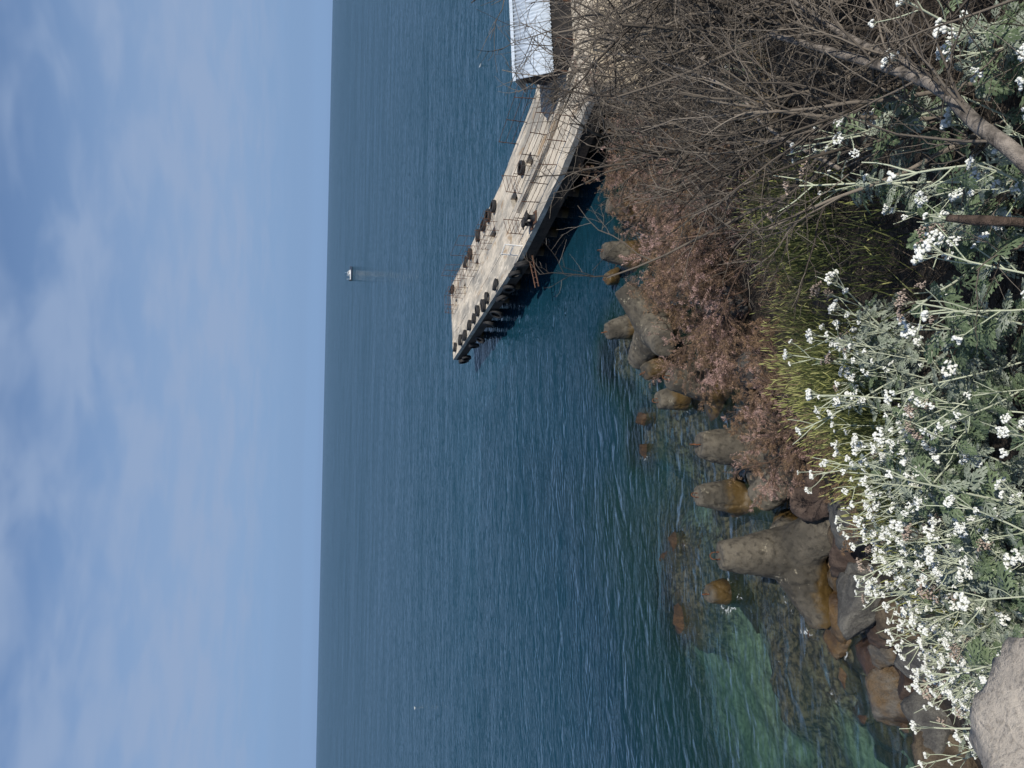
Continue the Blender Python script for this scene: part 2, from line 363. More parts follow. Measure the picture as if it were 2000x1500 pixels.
SAND = [pix(1330, 1350) + Vector((0, 0, 0)), pix(1420, 1300), pix(1650, 1420), pix(1290, 1240), pix(1380, 1450), pix(1680, 1490), pix(1300, 880), pix(1330, 1010), pix(1500, 1440)]
SAND_R = [2.6, 1.8, 1.3, 1.5, 3.0, 1.6, 0.9, 1.1, 0.8]
def build_ground():
    xs = np.concatenate([np.linspace(-70, -14, 40, endpoint=False), np.linspace(-14, 16, 300), np.linspace(16, 80, 45)[1:]])
    ys = np.concatenate([np.linspace(-40, -4, 20, endpoint=False), np.linspace(-4, 30, 340), np.linspace(30, 110, 60)[1:]])
    X, Y = np.meshgrid(xs, ys, indexing='ij'); Z = land(X, Y)
    ny = len(ys); idx = np.arange(X.size).reshape(X.shape)
    Fq = np.stack([idx[:-1, :-1], idx[1:, :-1], idx[1:, 1:], idx[:-1, 1:]], -1).reshape(-1, 4)
    mt, t, out = new_mat('shore_ground'); p = pos(t); z = zof(t, p)
    a = noise(t, p, 0.9, 5, 0.6); b = noise(t, p, 7, 5, 0.65); c = noise(t, p, 45, 3, 0.6)
    soil = mixc(t, rng_map(t, b, 0.35, 0.68), (0.016, 0.012, 0.009), (0.05, 0.039, 0.029))
    soil = mixc(t, mth(t, 'MULTIPLY', rng_map(t, c, 0.5, 0.72), 0.7), soil, (0.10, 0.08, 0.06))
    weed = mixc(t, rng_map(t, b, 0.38, 0.62), (0.026, 0.018, 0.015), (0.125, 0.082, 0.058))
    at_ = nd(t, 'ShaderNodeAttribute', attribute_name='sand').outputs['Fac']
    sv = mth(t, 'ADD', at_, mth(t, 'MULTIPLY', mth(t, 'SUBTRACT', b, 0.5), 1.1))
    sv = mth(t, 'ADD', sv, mth(t, 'MULTIPLY', mth(t, 'SUBTRACT', a, 0.5), 0.9))
    bed = mixc(t, rng_map(t, sv, 0.1, 1.05), weed, mixc(t, rng_map(t, b, 0.3, 0.7), (0.13, 0.155, 0.115), (0.21, 0.24, 0.185)))
    zz = mth(t, 'ADD', z, mth(t, 'MULTIPLY', mth(t, 'SUBTRACT', a, 0.5), 0.8))
    col = mixc(t, rng_map(t, zz, 0.25, 0.75), bed, soil)
    finish(t, out, col, 0.95, mth(t, 'ADD', b, mth(t, 'MULTIPLY', c, 0.5)), 0.06, 0.8)
    me = np_mesh('ground', np.stack([X, Y, Z], -1), Fq, mt, True)
    sd = np.zeros(X.shape)
    for q, r in zip(SAND, SAND_R): sd = np.maximum(sd, np.exp(-(((X - q.x) / (r * 1.25)) ** 2 + ((Y - q.y) / r) ** 2)))
    for c, rx, ry, zt in MOUNDS: sd = sd * (1 - 0.92 * np.exp(-(((X - c.x) / (rx * .95)) ** 2 + ((Y - c.y) / (ry * .95)) ** 2) ** 2))
    at2 = me.attributes.new('sand', 'FLOAT', 'POINT'); at2.data.foreach_set('value', sd.astype(np.float32).ravel())
    obj('ground', me, kind='structure')
build_ground()

# ------------------------------------------------------------------ sea
FOAM = [(pix(*q), r) for q, r in (((1440, 964), .48), ((1425, 1160), .42), ((1258, 878), .35), ((1560, 1150), .5), ((1246, 622), .5), ((1334, 776), .45), ((1240, 490), .55), ((1300, 700), .5))]
def build_water():
    r = [4.0]
    while r[-1] < 260: r.append(r[-1] * 1.0075)
    while r[-1] < 34000: r.append(r[-1] * 1.09)
    r = np.array(r)
    th = np.radians(np.concatenate([np.linspace(-100, -36, 24, endpoint=False), np.linspace(-36, 36, 400), np.linspace(36, 100, 25)[1:]]))
    Rr, T = np.meshgrid(r, th, indexing='ij'); X = Rr * np.sin(T); Y = Rr * np.cos(T)
    Z = np.zeros_like(X); fade = np.clip((130 - Rr) / 100, 0, 1) ** 1.5
    for k in range(18):
        lam = 1.1 * 1.17 ** k; ang = math.radians(-82 + RNG.normal(0, 24)); ph = RNG.uniform(0, 6.28)
        kx, ky = math.cos(ang) * 6.283 / lam, math.sin(ang) * 6.283 / lam
        Z += 0.0034 * lam ** 0.62 * np.sin(X * kx + Y * ky + ph + 1.6 * vn3(np.stack([X, Y, 0 * X], -1) * (0.35 / lam), k)) * np.clip((lam * 30 - Rr * 0.5) / 10, 0, 1)
    Z *= fade
    idx = np.arange(X.size).reshape(X.shape)
    Fq = np.stack([idx[:-1, :-1], idx[:-1, 1:], idx[1:, 1:], idx[1:, :-1]], -1).reshape(-1, 4)
    mt, t, out = new_mat('sea_water'); p = pos(t)
    rot = nd(t, 'ShaderNodeVectorRotate', {'Vector': p, 'Angle': math.radians(-9)}, rotation_type='Z_AXIS').outputs[0]
    a1 = noise(t, scaled(t, rot, (0.85, 1.85, 1)), 1.0, 2.0, 0.45, 0.3)
    a2 = noise(t, scaled(t, rot, (2.4, 4.8, 1)), 1.0, 1.0, 0.45, 0.3)
    a3 = noise(t, scaled(t, p, (0.2, 0.5, 1)), 1.0, 1.0, 0.45, 0.3)
    rid = mth(t, 'SUBTRACT', 1.0, mth(t, 'ABSOLUTE', mth(t, 'MULTIPLY', mth(t, 'SUBTRACT', a1, 0.5), 3.2)))
    hgt = mth(t, 'ADD', mth(t, 'ADD', mth(t, 'MULTIPLY', a1, 0.14), mth(t, 'MULTIPLY', rid, 0.04)), mth(t, 'ADD', mth(t, 'MULTIPLY', a2, 0.05), mth(t, 'MULTIPLY', a3, 0.14)))
    bmp = nd(t, 'ShaderNodeBump', {'Height': hgt, 'Distance': 1.35, 'Strength': 1.0})
    fr = nd(t, 'ShaderNodeFresnel', {'IOR': 1.333, 'Normal': bmp.outputs[0]}).outputs[0]
    g1 = noise(t, scaled(t, p, (0.006, 0.03, 1)), 1.0, 4, 0.65, 0.4); g2 = noise(t, scaled(t, p, (0.04, 0.16, 1)), 1.0, 4, 0.7, 0.3)
    gust = mth(t, 'ADD', rng_map(t, g1, 0.3, 0.7, 0.0, 0.16), rng_map(t, g2, 0.3, 0.7, 0.80, 1.08))                 # wind-ruffled lanes
    op = nd(t, 'ShaderNodeAttribute', attribute_name='turbid').outputs['Fac']
    tint = mixc(t, op, (0.80, 0.93, 0.86), (0.34, 0.60, 0.56))
    tr = nd(t, 'ShaderNodeBsdfTransparent', {0: tint})
    dc = mixc(t, rng_map(t, op, 0.30, 0.72), (0.008, 0.050, 0.044), (0.007, 0.039, 0.062))
    df = nd(t, 'ShaderNodeBsdfDiffuse', {0: dc})
    body = nd(t, 'ShaderNodeMixShader', {0: op, 1: tr.outputs[0], 2: df.outputs[0]})
    gl = nd(t, 'ShaderNodeBsdfGlossy', {'Color': (1, 1, 1, 1), 'Roughness': 0.06, 'Normal': bmp.outputs[0]})
    fr = mth(t, 'DIVIDE', mth(t, 'MULTIPLY', fr, 0.92), mth(t, 'ADD', 1.0, mth(t, 'MULTIPLY', fr, 1.15)))     # crests hide each other's far faces at low angles
    fr = mth(t, 'MULTIPLY', fr, gust, clamp=True)
    fo = nd(t, 'ShaderNodeAttribute', attribute_name='foam').outputs['Fac']
    fn = noise(t, scaled(t, p, (1, 1, 1)), 5.0, 5, 0.7, 0.8)
    ff = mth(t, 'MULTIPLY', rng_map(t, mth(t, 'ADD', fn, mth(t, 'MULTIPLY', fo, 0.16)), 0.70, 0.82), rng_map(t, fo, 0.05, 0.4))
    wet = nd(t, 'ShaderNodeMixShader', {0: fr, 1: body.outputs[0], 2: gl.outputs[0]})
    wh = nd(t, 'ShaderNodeBsdfDiffuse', {0: (0.7, 0.74, 0.75, 1)})
    t.links.new(nd(t, 'ShaderNodeMixShader', {0: mth(t, 'MULTIPLY', ff, 0.6), 1: wet.outputs[0], 2: wh.outputs[0]}).outputs[0], out.inputs[0])
    me = np_mesh('sea', np.stack([X, Y, Z], -1), Fq, mt, True)
    dep = np.where(Rr < 100, -land(np.clip(X, -90, 90), np.clip(Y, -60, 110)), 30.0)
    tb = 1 - np.exp(-np.clip(dep, 0, 60) * 0.33)
    at2 = me.attributes.new('turbid', 'FLOAT', 'POINT'); at2.data.foreach_set('value', tb.astype(np.float32).ravel())
    fm = np.exp(-(np.clip(dep, 0, 9) / 0.10) ** 2)
    for q, rr in FOAM: fm = np.maximum(fm, np.exp(-((np.hypot(X - q.x, Y - q.y) - rr) / 0.16) ** 2))
    at3 = me.attributes.new('foam', 'FLOAT', 'POINT'); at3.data.foreach_set('value', fm.astype(np.float32).ravel())
    obj('sea_water', me, kind='structure')
build_water()

# ------------------------------------------------------------------ rocks
def rock_mesh(name, seed, sub=4, mat=None, facets=13, rough=0.07, flat=1.0, cracks=0.045):
    rg = np.random.default_rng(seed)
    import bmesh
    bm = bmesh.new(); bmesh.ops.create_icosphere(bm, subdivisions=sub, radius=1.0)
    V = np.array([v.co[:] for v in bm.verts]); Fq = np.array([[v.index for v in f.verts] for f in bm.faces]); bm.free()
    N = norm(rg.normal(size=(facets, 3))); hgt = rg.uniform(0.55, 0.98, facets)
    dots = np.maximum(V @ N.T, 1e-3); rr = 1 / ((dots / hgt) ** 48).sum(1) ** (1 / 48)
    rr = np.minimum(rr, 1.25)
    P = V * rr[:, None]
    P = P * (1 + rough * fbm(V * 2.2 + seed, seed, 4) + cracks * 0.5 * fbm(V * np.array([9.0, 9.0, 4.0]) + seed, seed + 5, 3))[:, None]
    crk = np.abs(fbm(V * 1.7 + 5.1 * seed, seed + 3, 3)); P = P * (1 - cracks * np.exp(-(crk / 0.05) ** 2))[:, None]
    P[:, 2] *= flat
    return np_mesh(name, P, Fq, mat, sub > 4)
def rock(label, xi, yi, w, h, depth=None, mat=M_ROCK, seed=1, rz=0.0, tilt=(0, 0), zoff=0.0, name='shore_rock', group='rocks along the water', flat=1.0, p=None, size=None, sub=4, rough=0.07):
    q = p or ground_hit(xi, yi); s = 1 / per_m(q)
    sx, sz = w * s / 2, h * s / 2
    if size: sx, sz = size[0], size[2]
    sy = (depth if depth else (sx + sz) / 2)
    if size: sy = size[1]
    me = rock_mesh(name, seed, sub, mat, rough=rough)
    me.transform(Matrix.Rotation(tilt[0], 4, 'X') @ Matrix.Rotation(tilt[1], 4, 'Y') @ Matrix.Rotation(rz, 4, 'Z'))
    me.transform(Matrix.Diagonal((sx, sy, sz, 1)))
    o = obj(name, me); o.location = q + Vector((0, 0, zoff)); tag(o, label, 'rock', group)
    return o
# (label, img x, img y, width along shore px, height px, depth m, material, seed, rz, zoff)
ROCKS = [
 ('big grey flat-topped rock with layered lines, largest of the shore rocks below the silver plants', 1706, 1178, 140, 105, 0.62, M_ROCK, 11, 0.4, 0.25),
 ('ochre brown wedge rock leaning on the seaward side of the big layered rock', 1645, 1190, 125, 70, 0.5, M_ROCKO, 12, 1.0, 0.0),
 ('dark grey rounded rock at the waterline beside the clear green water', 1762, 1360, 115, 95, 0.55, M_ROCK, 13, 2.2, 0.22),
 ('orange brown wet rock at the edge of the green shallows', 1738, 1428, 90, 90, 0.5, M_ROCKO, 14, 0.2, 0.0),
 ('smooth dark grey slab tucked behind the nearest tetrapod', 1690, 1010, 120, 130, 0.7, M_ROCK, 15, 1.3, 0.1),
 ('reddish brown block of rock between nearest tetrapod and big layered rock', 1668, 1095, 95, 85, 0.5, M_ROCKP, 16, 2.0, 0.1),
 ('small tan rock beside the foot of the nearest tetrapod', 1625, 1110, 70, 60, 0.45, M_ROCKO, 17, 0.7, 0.0),
 ('grey upright rock half hidden by silver plants above the wet ledge', 1812, 1290, 100, 80, 0.5, M_ROCK, 18, 1.7, 0.2),
 ('grey brown rock at the far end of the rocky shore below the pale boulder', 1842, 1420, 110, 90, 0.5, M_ROCK, 19, 0.5, 0.1),
 ('brown rock with wet side below the pale boulder, nearest the frame edge', 1868, 1480, 110, 95, 0.5, M_ROCKO, 20, 2.6, 0.1),
 ('purple brown wet rock ledge under the dark rounded rock', 1715, 1290, 130, 60, 0.6, M_ROCKP, 21, 1.1, -0.05),
 ('low dark brown rock washed by waves beside the ochre wedge', 1668, 1262, 100, 50, 0.5, M_ROCKP, 22, 0.3, -0.15),
 ('brown rock above the big layered rock partly under flowers', 1772, 1215, 80, 80, 0.45, M_ROCKO, 23, 0.9, 0.1),
 ('dark grey boulder under the pink shrubs behind the leaning tetrapod', 1600, 960, 110, 90, 0.6, M_ROCKP, 24, 1.9, 0.05),
 ('tan boulder under pink shrubs above the short fat tetrapod', 1470, 665, 110, 90, 0.7, M_ROCKO, 25, 0.1, 0.2),
 ('grey boulder partly hidden by pink sprays below the green grass', 1490, 720, 100, 80, 0.7, M_ROCK, 26, 2.9, 0.2),
 ('brown boulder low under pink shrubs near the middle of the shore', 1400, 690, 90, 60, 0.6, M_ROCKO, 27, 1.2, 0.1),
 ('grey boulder in shade under the pink shrub nearest the pier', 1330, 520, 90, 70, 0.8, M_ROCK, 28, 0.6, 0.1),
 ('dark boulder behind dry sprays halfway up the bank', 1440, 600, 80, 70, 0.7, M_ROCK, 29, 2.4, 0.2),
]
for lab, xi, yi, w, h, dp, mt, sd, rz, zo in ROCKS:
    rock(lab, xi, yi, w, h, dp, mt, sd, rz, (0.2 * math.sin(sd), 0.2 * math.cos(sd * 2)), zo)
# fringe of smaller stones right along the waterline
rg = np.random.default_rng(55)
names = ['tapered', 'blunt', 'rounded', 'jagged', 'flat', 'split', 'long', 'squat']
k = 0
for xi, yi in sorted([(1742, 1475), (1700, 1345), (1735, 1320), (1690, 1230), (1640, 1255), (1800, 1460), (1790, 1250), (1655, 1140), (1610, 1150), (1585, 980), (1600, 1020), (1560, 900), (1520, 850), (1470, 770), (1430, 720)], key=lambda q: -q[1]):
    rock('small wet brown stone at the waterline, %s along the shore from the pale boulder' % ORD[k], xi, yi,
         rg.uniform(45, 80), rg.uniform(35, 55), 0.35, [M_ROCKP, M_ROCKO, M_ROCK][k % 3], 60 + k, rg.uniform(0, 3), (rg.normal(0, .2), rg.normal(0, .2)), 0.05, name='shore_stone', group='small stones at the waterline', sub=3)
    k += 1
for k, (xi, yi, w, h) in enumerate(sorted([(1632, 1205, 60, 45), (1690, 1120, 55, 50), (1735, 1275, 60, 50), (1752, 1440, 65, 50), (1782, 1395, 60, 55), (1700, 1395, 50, 35), (1668, 1320, 55, 35), (1615, 1065, 50, 45), (1650, 1050, 60, 55), (1725, 1235, 50, 45), (1795, 1340, 55, 50), (1830, 1465, 60, 55)], key=lambda q: q[1])):
    rock('angular stone wedged between the larger shore rocks, %s counted from the nearest tetrapod' % ORD[k], xi, yi, w, h, 0.3, [M_ROCKO, M_ROCKP, M_ROCK][k % 3], 90 + k, k * 0.9, (0.3 * math.sin(k * 3.1), 0.3 * math.cos(k * 2.3)), 0.12, name='shore_stone', group='angular stones between the shore rocks')
# weed-covered rocks just awash
for lab, xi, yi, w, h, dp, zo, sd in [
    ('orange brown weedy rock awash at the outer end of the reef', 1330, 1205, 120, 0, 0.8, -0.40, 41),
    ('round brown weedy rock breaking the surface beyond the nearest tetrapod', 1313, 1065, 75, 0, 0.7, -0.36, 42),
    ('small weedy rock awash next to the large reef rock', 1300, 1105, 60, 0, 0.55, -0.38, 43),
    ('small dark rock at the surface with white foam beyond the leaning tetrapod', 1258, 878, 45, 0, 0.4, -0.32, 44),
    ('small purplish rock at the surface beyond the squat tetrapods', 1253, 815, 45, 0, 0.4, -0.36, 45)]:
    q = pix(xi, yi, 0); s = 1 / per_m(q)
    o = rock(lab, xi, yi, 0, 0, mat=bpy.data.materials.get('weed_rock') or mat_rock('weed_rock', (0.07, 0.04, 0.02), (0.03, 0.02, 0.013), (0.06, 0.035, 0.016), -0.6, 0.1), seed=sd, p=Vector((q.x, q.y, zo)), size=(w * s / 2, dp, 0.45), rough=.16, name='weedy_rock', group='weed covered rocks in the shallows')

# ------------------------------------------------------------------ tetrapods
def tetra_mesh():
    V, Fs = [], []
    dirs = [Vector((0, 0, 1))] + [Vector((math.sin(math.radians(109.47)) * math.cos(a), math.sin(math.radians(109.47)) * math.sin(a), math.cos(math.radians(109.47)))) for a in (0, 2.0944, 4.18879)]
    for d in dirs:
        q = d.to_track_quat('Z', 'Y').to_matrix()
        o = len(V); n = 28
        rings = [(-0.25, 0.40), (0.0, 0.57), (0.40, 0.53), (1.50, 0.315), (1.57, 0.27), (1.575, 0.0)]
        for zz, rr in rings:
            for i in range(n):
                a = 6.28319 * i / n; V.append(q @ Vector((rr * math.cos(a), rr * math.sin(a), zz)))
        for j in range(len(rings) - 1):
            for i in range(n): Fs.append((o + j * n + i, o + j * n + (i + 1) % n, o + (j + 1) * n + (i + 1) % n, o + (j + 1) * n + i))
        Fs.append(tuple(o + i for i in range(n))[::-1])
    me = py_mesh('tetra_raw', V, Fs); o = bpy.data.objects.new('tetra_raw', me); COL.objects.link(o)
    r = o.modifiers.new('r', 'REMESH'); r.mode = 'VOXEL'; r.voxel_size = 0.042
    s = o.modifiers.new('s', 'SMOOTH'); s.factor = 0.5; s.iterations = 3
    dg = bpy.context.evaluated_depsgraph_get(); dg.update()
    m2 = bpy.data.meshes.new_from_object(o.evaluated_get(dg)); bpy.data.objects.remove(o)
    n = len(m2.vertices); co = np.empty(n * 3); m2.vertices.foreach_get('co', co); co = co.reshape(-1, 3)
    nr = np.empty(n * 3); m2.vertices.foreach_get('normal', nr); nr = nr.reshape(-1, 3)
    co = co + nr * (0.026 * fbm(co * 2.6, 77, 5, .6) - 0.03 * np.clip(fbm(co * 3.7, 81, 3) - .45, 0, 1) * 2 - 0.03 * np.exp(-(np.abs(fbm(co * 1.4, 78, 3)) / 0.03) ** 2))[:, None]
    m2.vertices.foreach_set('co', co.ravel()); m2.polygons.foreach_set('use_smooth', [True] * len(m2.polygons)); m2.update()
    m2.materials.clear(); m2.materials.append(M_TETRA); m2.name = 'tetrapod_body'
    return m2
TETRA = tetra_mesh()
loop_pts = [(-0.07, 0, -0.1), (-0.075, 0, 0.09), (-0.05, 0, 0.16), (0, 0, 0.185), (0.05, 0, 0.16), (0.075, 0, 0.09), (0.07, 0, -0.1)]
LV, LF = tube1(loop_pts, [0.013] * 7, 6, 3); LOOP = np_mesh('lifting_loop', LV, LF, M_RUST, True)
def tetrapod(label, tip, base, az, tilt=(0, 0), sc=1.0, loop=True, zbase=0.0, loop_rz=0.5, tip_z=None):
    """tip / base: where the raised leg ends and where it meets the water in the photograph"""
    b = pix(base[0], base[1], zbase)
    d = ray(*tip); t = math.hypot(b.x, b.y) / math.hypot(d.x, d.y)
    tz = CAM_H + d.z * t if tip_z is None else tip_z
    tp = Vector((d.x * t, d.y * t, tz))
    Rm = (Matrix.Rotation(tilt[0], 4, 'Y') @ Matrix.Rotation(tilt[1], 4, 'X') @ Matrix.Rotation(az, 4, 'Z'))
    c = tp - (Rm.to_3x3() @ Vector((0, 0, 1.57 * sc)))
    e = thing('tetrapod', c, label, 'tetrapod', 'concrete tetrapods along the shore')
    e.matrix_world = Matrix.Translation(c) @ Rm @ Matrix.Scale(sc, 4)
    obj('body', TETRA, e)
    if loop: obj('lifting_loop', LOOP, e, Matrix.Translation((0, 0, 1.57)) @ Matrix.Rotation(loop_rz, 4, 'Z'))
    return e
R_ = math.radians
def tetrapod_c(label, cpx, zc_, az, tilt, sc, loop=True, loop_rz=0.5):
    c = pix(cpx[0], cpx[1], zc_); Rm = (Matrix.Rotation(tilt[0], 4, 'Y') @ Matrix.Rotation(tilt[1], 4, 'X') @ Matrix.Rotation(az, 4, 'Z'))
    e = thing('tetrapod', c, label, 'tetrapod', 'concrete tetrapods along the shore'); e.matrix_world = Matrix.Translation(c) @ Rm @ Matrix.Scale(sc, 4)
    obj('body', TETRA, e)
    if loop: obj('lifting_loop', LOOP, e, Matrix.Translation((0, 0, 1.57)) @ Matrix.Rotation(loop_rz, 4, 'Z'))
tetrapod_c('nearest and largest concrete tetrapod with one leg straight up and rusty loop', (1548, 1080), 0.66, R_(-46), (R_(-3), R_(-13)), 0.97, loop_rz=1.0)
tetrapod_c('tall leaning tetrapod with pale lichen on its raised leg, beside the pink sprays', (1497, 875), 0.5, R_(-100), (R_(2), R_(-8)), 1.0, loop_rz=0.3)
tetrapod('lone upright tetrapod leg standing in water, next after the nearest tetrapod', (1362, 967), (1442, 962), R_(20), (R_(3), 0), 0.86)
tetrapod('shortest tetrapod leg barely above water, farthest from the pier', (1382, 1160), (1420, 1160), R_(70), (R_(-2), R_(4)), 0.80)
tetrapod('fat tetrapod leg with iron ring half covered by pink sprays', (1307, 738), (1405, 745), R_(40), (R_(5), R_(3)), 1.05, loop_rz=0.1)
tetrapod('short tetrapod leg tip below the fat ringed tetrapod', (1284, 782), (1334, 776), R_(10), (R_(-8), 0), 0.85)
tetrapod('wet mossy tetrapod tip tilting toward the water, between the ringed one and the blunt one', (1258, 728), (1295, 700), R_(85), (R_(-22), R_(6)), 0.9)
tetrapod('blunt tetrapod leg pointing at the viewer below the upright tapered one', (1272, 672), (1290, 640), R_(30), (R_(-30), R_(28)), 0.9, False)
tetrapod('clean upright tapered tetrapod leg standing alone in dark water below the pier tip', (1184, 648), (1246, 622), R_(55), (R_(-14), 0), 0.95)
tetrapod('small mossy yellow-green tetrapod tip in the water', (1184, 545), (1208, 540), R_(15), (R_(-16), R_(10)), 0.75)
tetrapod('square-ended tetrapod leg under pink sprays, second from the pier', (1177, 490), (1240, 490), R_(70), (R_(4), 0), 1.0)
tetrapod('tetrapod leg closest to the pier, in shade', (1187, 400), (1240, 396), R_(-20), (R_(5), 0), 0.95, False)
tetrapod('tetrapod lying behind pink sprays above the leaning tetrapod', (1500, 790), (1580, 800), R_(25), (R_(40), R_(12)), 1.0, False, zbase=0.6)
tetrapod('tetrapod mostly hidden under the pink shrub beside the square-ended leg', (1215, 560), (1290, 545), R_(0), (R_(50), R_(-10)), 1.0, False, zbase=0.3)

# ------------------------------------------------------------------ pier
DZ = 1.8
A_, B_ = pix(885, 703, DZ), pix(880, 562, DZ)
N1, F2 = Vector((5.55, 30.6, DZ)), Vector((9.75, 34.6, DZ))
N3, F4 = Vector((7.75, 25.0, DZ)), Vector((12.0, 28.6, DZ))
N5, F6 = Vector((10.4, 20.2, DZ)), Vector((17.5, 21.5, DZ))
pier = thing('pier', (6.5, 36, 0), 'long weathered concrete pier bending out into the sea with rust stains', 'pier')
PO = Vector((6.5, 36, 0))
def cell_mesh(name, q, z0, z1, mat):
    V, Fs = prism([(p.x - PO.x, p.y - PO.y) for p in q], z0, z1)
    return py_mesh(name, V, Fs, mat)
def bil(q00, q10, q11, q01, s, t):
    return q00 * (1 - s) * (1 - t) + q10 * s * (1 - t) + q11 * s * t + q01 * (1 - s) * t
def deck(q00, q10, q11, q01, ss, ts, holes):
    g = 0.006
    for i in range(len(ss) - 1):
        for j in range(len(ts) - 1):
            if (i, j) in holes: continue
            a = [bil(q00, q10, q11, q01, s, t) for s, t in ((ss[i], ts[j]), (ss[i + 1], ts[j]), (ss[i + 1], ts[j + 1]), (ss[i], ts[j + 1]))]
            c = (a[0] + a[1] + a[2] + a[3]) / 4; a = [p + (c - p).normalized() * g for p in a]
            obj('deck_panel', cell_mesh('deck_panel', a, DZ - 0.22, DZ + 0.012 * math.sin(i * 5.1 + j * 3.3), M_DECK), pier)
# outer section: near edge N1 -> A, far edge F2 -> B; s runs outwards, t across
hs = [0.14, 0.22, 0.42, 0.47, 0.66, 0.71, 0.86, 0.90]
deck(N1, A_, B_, F2, [0] + hs + [1], [0, 0.30, 0.58, 0.70, 1.0], {(1, 2), (3, 2), (5, 2), (7, 2)})
deck(N3, N1, F2, F4, [0, 0.30, 0.42, 0.72, 0.85, 1], [0, 0.36, 0.50, 0.64, 1.0], {(1, 2), (3, 2)})
deck(N5, N3, F4, F6, [0, 0.5, 0.75, 0.86, 1], [0, 0.36, 0.50, 0.64, 1.0], {(2, 2)})
# edge beams, underside, piles
def edge(a, b, inset, z0, z1, w, name='edge_beam', mat=M_BEAM):
    d = (b - a); d.z = 0; d.normalize(); n = Vector((-d.y, d.x, 0))
    q = [a + n * inset, b + n * inset, b + n * (inset - w), a + n * (inset - w)]
    obj(name, cell_mesh(name, q, z0, z1, mat), pier)
for a, b in ((N5, N3), (N3, N1), (N1, A_)): edge(a, b, -0.02, 1.1, DZ - 0.225, 0.42)
edge(A_, B_, 0.0 - 0.02, 1.22, DZ - 0.225, 0.42)
for a, b in ((F6, F4), (F4, F2), (F2, B_)): edge(b, a, -0.02, -0.6, DZ - 0.225, 0.42)  # far beams deepened below the water to block light from beyond
for q0, q1, f0, f1, n in ((N1, A_, F2, B_, 6), (N3, N1, F4, F2, 3), (N5, N3, F6, F4, 3)):
    for i in range(n + 1):
        s = (i + 0.5) / (n + 1); a = q0.lerp(q1, s); b = f0.lerp(f1, s); d = (b - a).normalized()
        V, Fs = tubes(np.array([[tuple(a + d * 1.5 - PO + Vector((0, 0, -4 - DZ))), tuple(a + d * 1.5 - PO + Vector((0, 0, -0.9)))], [tuple(b - d * 1.3 - PO + Vector((0, 0, -4 - DZ))), tuple(b - d * 1.3 - PO + Vector((0, 0, -0.9)))]]), np.full((2, 2), 0.24), 12)
        V = V.reshape(2, -1, 3)
        for j in range(2): obj('pile', np_mesh('pile', V[j], Fs[:len(Fs) // 2], M_BEAM, True), pier)
        n_ = Vector((-d.y, d.x, 0)) * 0.25
        obj('cross_beam', cell_mesh('cross_beam', [a + d * 1.0 - n_, b - d * 1.0 - n_, b - d * 1.0 + n_, a + d * 1.0 + n_], 0.85, DZ - 0.23, M_BEAM), pier)
# raised kerb between the walkway and the lower strip
def curb(a, b, w, h):
    d = (b - a).normalized(); n = Vector((-d.y, d.x, 0)) * w / 2
    obj('kerb', cell_mesh('kerb', [a - n, b - n, b + n, a + n], DZ + 0.015, DZ + h, M_DECK), pier)
K0 = bil(N3, N1, F2, F4, 1.0, 0.37); K1 = bil(N3, N1, F2, F4, 0.0, 0.37); K2 = bil(N5, N3, F4, F6, 0.45, 0.37)
curb(K2, K1, 0.22, 0.14); curb(K1, K0.lerp(K1, 0.25), 0.22, 0.14)

def railing(label, pts, h=0.72, rails=4, gap=1.1, r=0.014, mat=M_RUSTD, name='railing', group='rusty pier railings', closed=False):
    pts = [Vector(p) for p in pts]; o = pts[0].copy()
    e = thing(name, o, label, 'railing', group)
    segs = list(zip(pts[:-1], pts[1:])) + ([(pts[-1], pts[0])] if closed else [])
    for a, b in segs:
        L = (b - a).length; n = max(1, round(L / gap))
        for i in range(n + (0 if (closed or (a, b) != segs[-1]) else 1)):
            p = a.lerp(b, i / n) - o; lean = Vector((random.gauss(0, .025), random.gauss(0, .025), 0))
            obj('post', bar_mesh('post', p + Vector((0, 0, -.03)), p + lean + Vector((0, 0, h)), r * 1.25, mat), e)
        for j in range(rails):
            z = h * (j + 1) / rails - 0.01
            obj('rail', bar_mesh('rail', a - o + Vector((0, 0, z + random.gauss(0, .008))), b - o + Vector((0, 0, z + random.gauss(0, .008))), r * 0.8, mat), e)
    return e
top = Vector((0, 0, 0.0))
railing('long rusty railing along the near strip of the pier, nearest the viewer', [bil(N5, N3, F4, F6, 0.62, 0.10), bil(N3, N1, F2, F4, 0.0, 0.10), bil(N3, N1, F2, F4, 0.80, 0.12), bil(N3, N1, F2, F4, 0.80, 0.30)], 0.72, 4, 1.25)
railing('rusty railing in the middle of the pier beside the raised kerb', [bil(N5, N3, F4, F6, 0.45, 0.47), bil(N3, N1, F2, F4, 0.0, 0.46), bil(N3, N1, F2, F4, 0.62, 0.46), bil(N3, N1, F2, F4, 0.62, 0.70)], 0.72, 4, 1.1)
railing('rusty railing on the seaward edge of the pier near the shed', [bil(N5, N3, F4, F6, 0.35, 0.94), bil(N3, N1, F2, F4, 0.0, 0.95), bil(N3, N1, F2, F4, 0.45, 0.95)], 0.9, 3, 1.3)
for nm, si in (('first rusty guard cage round a deck opening after the bend of the pier', 1), ('second rusty guard cage round a deck opening, mid pier', 3), ('third rusty guard cage round a deck opening toward the pier tip', 5), ('last rusty guard cage round a deck opening at the pier tip', 7)):
    ss = ([0] + hs + [1]); s0, s1 = ss[si], ss[si + 1]
    q = [bil(N1, A_, B_, F2, s, t) for s, t in ((s0 - 0.035, 0.57), (s1 + 0.035, 0.57), (s1 + 0.035, 0.82), (s0 - 0.035, 0.82))]
    railing(nm, q, 0.62, 3, 0.75, 0.011, closed=True, name='guard_cage', group='guard cages on the pier')
q = [bil(N1, A_, B_, F2, s, 0.985) for s in (0.40, 0.60)]
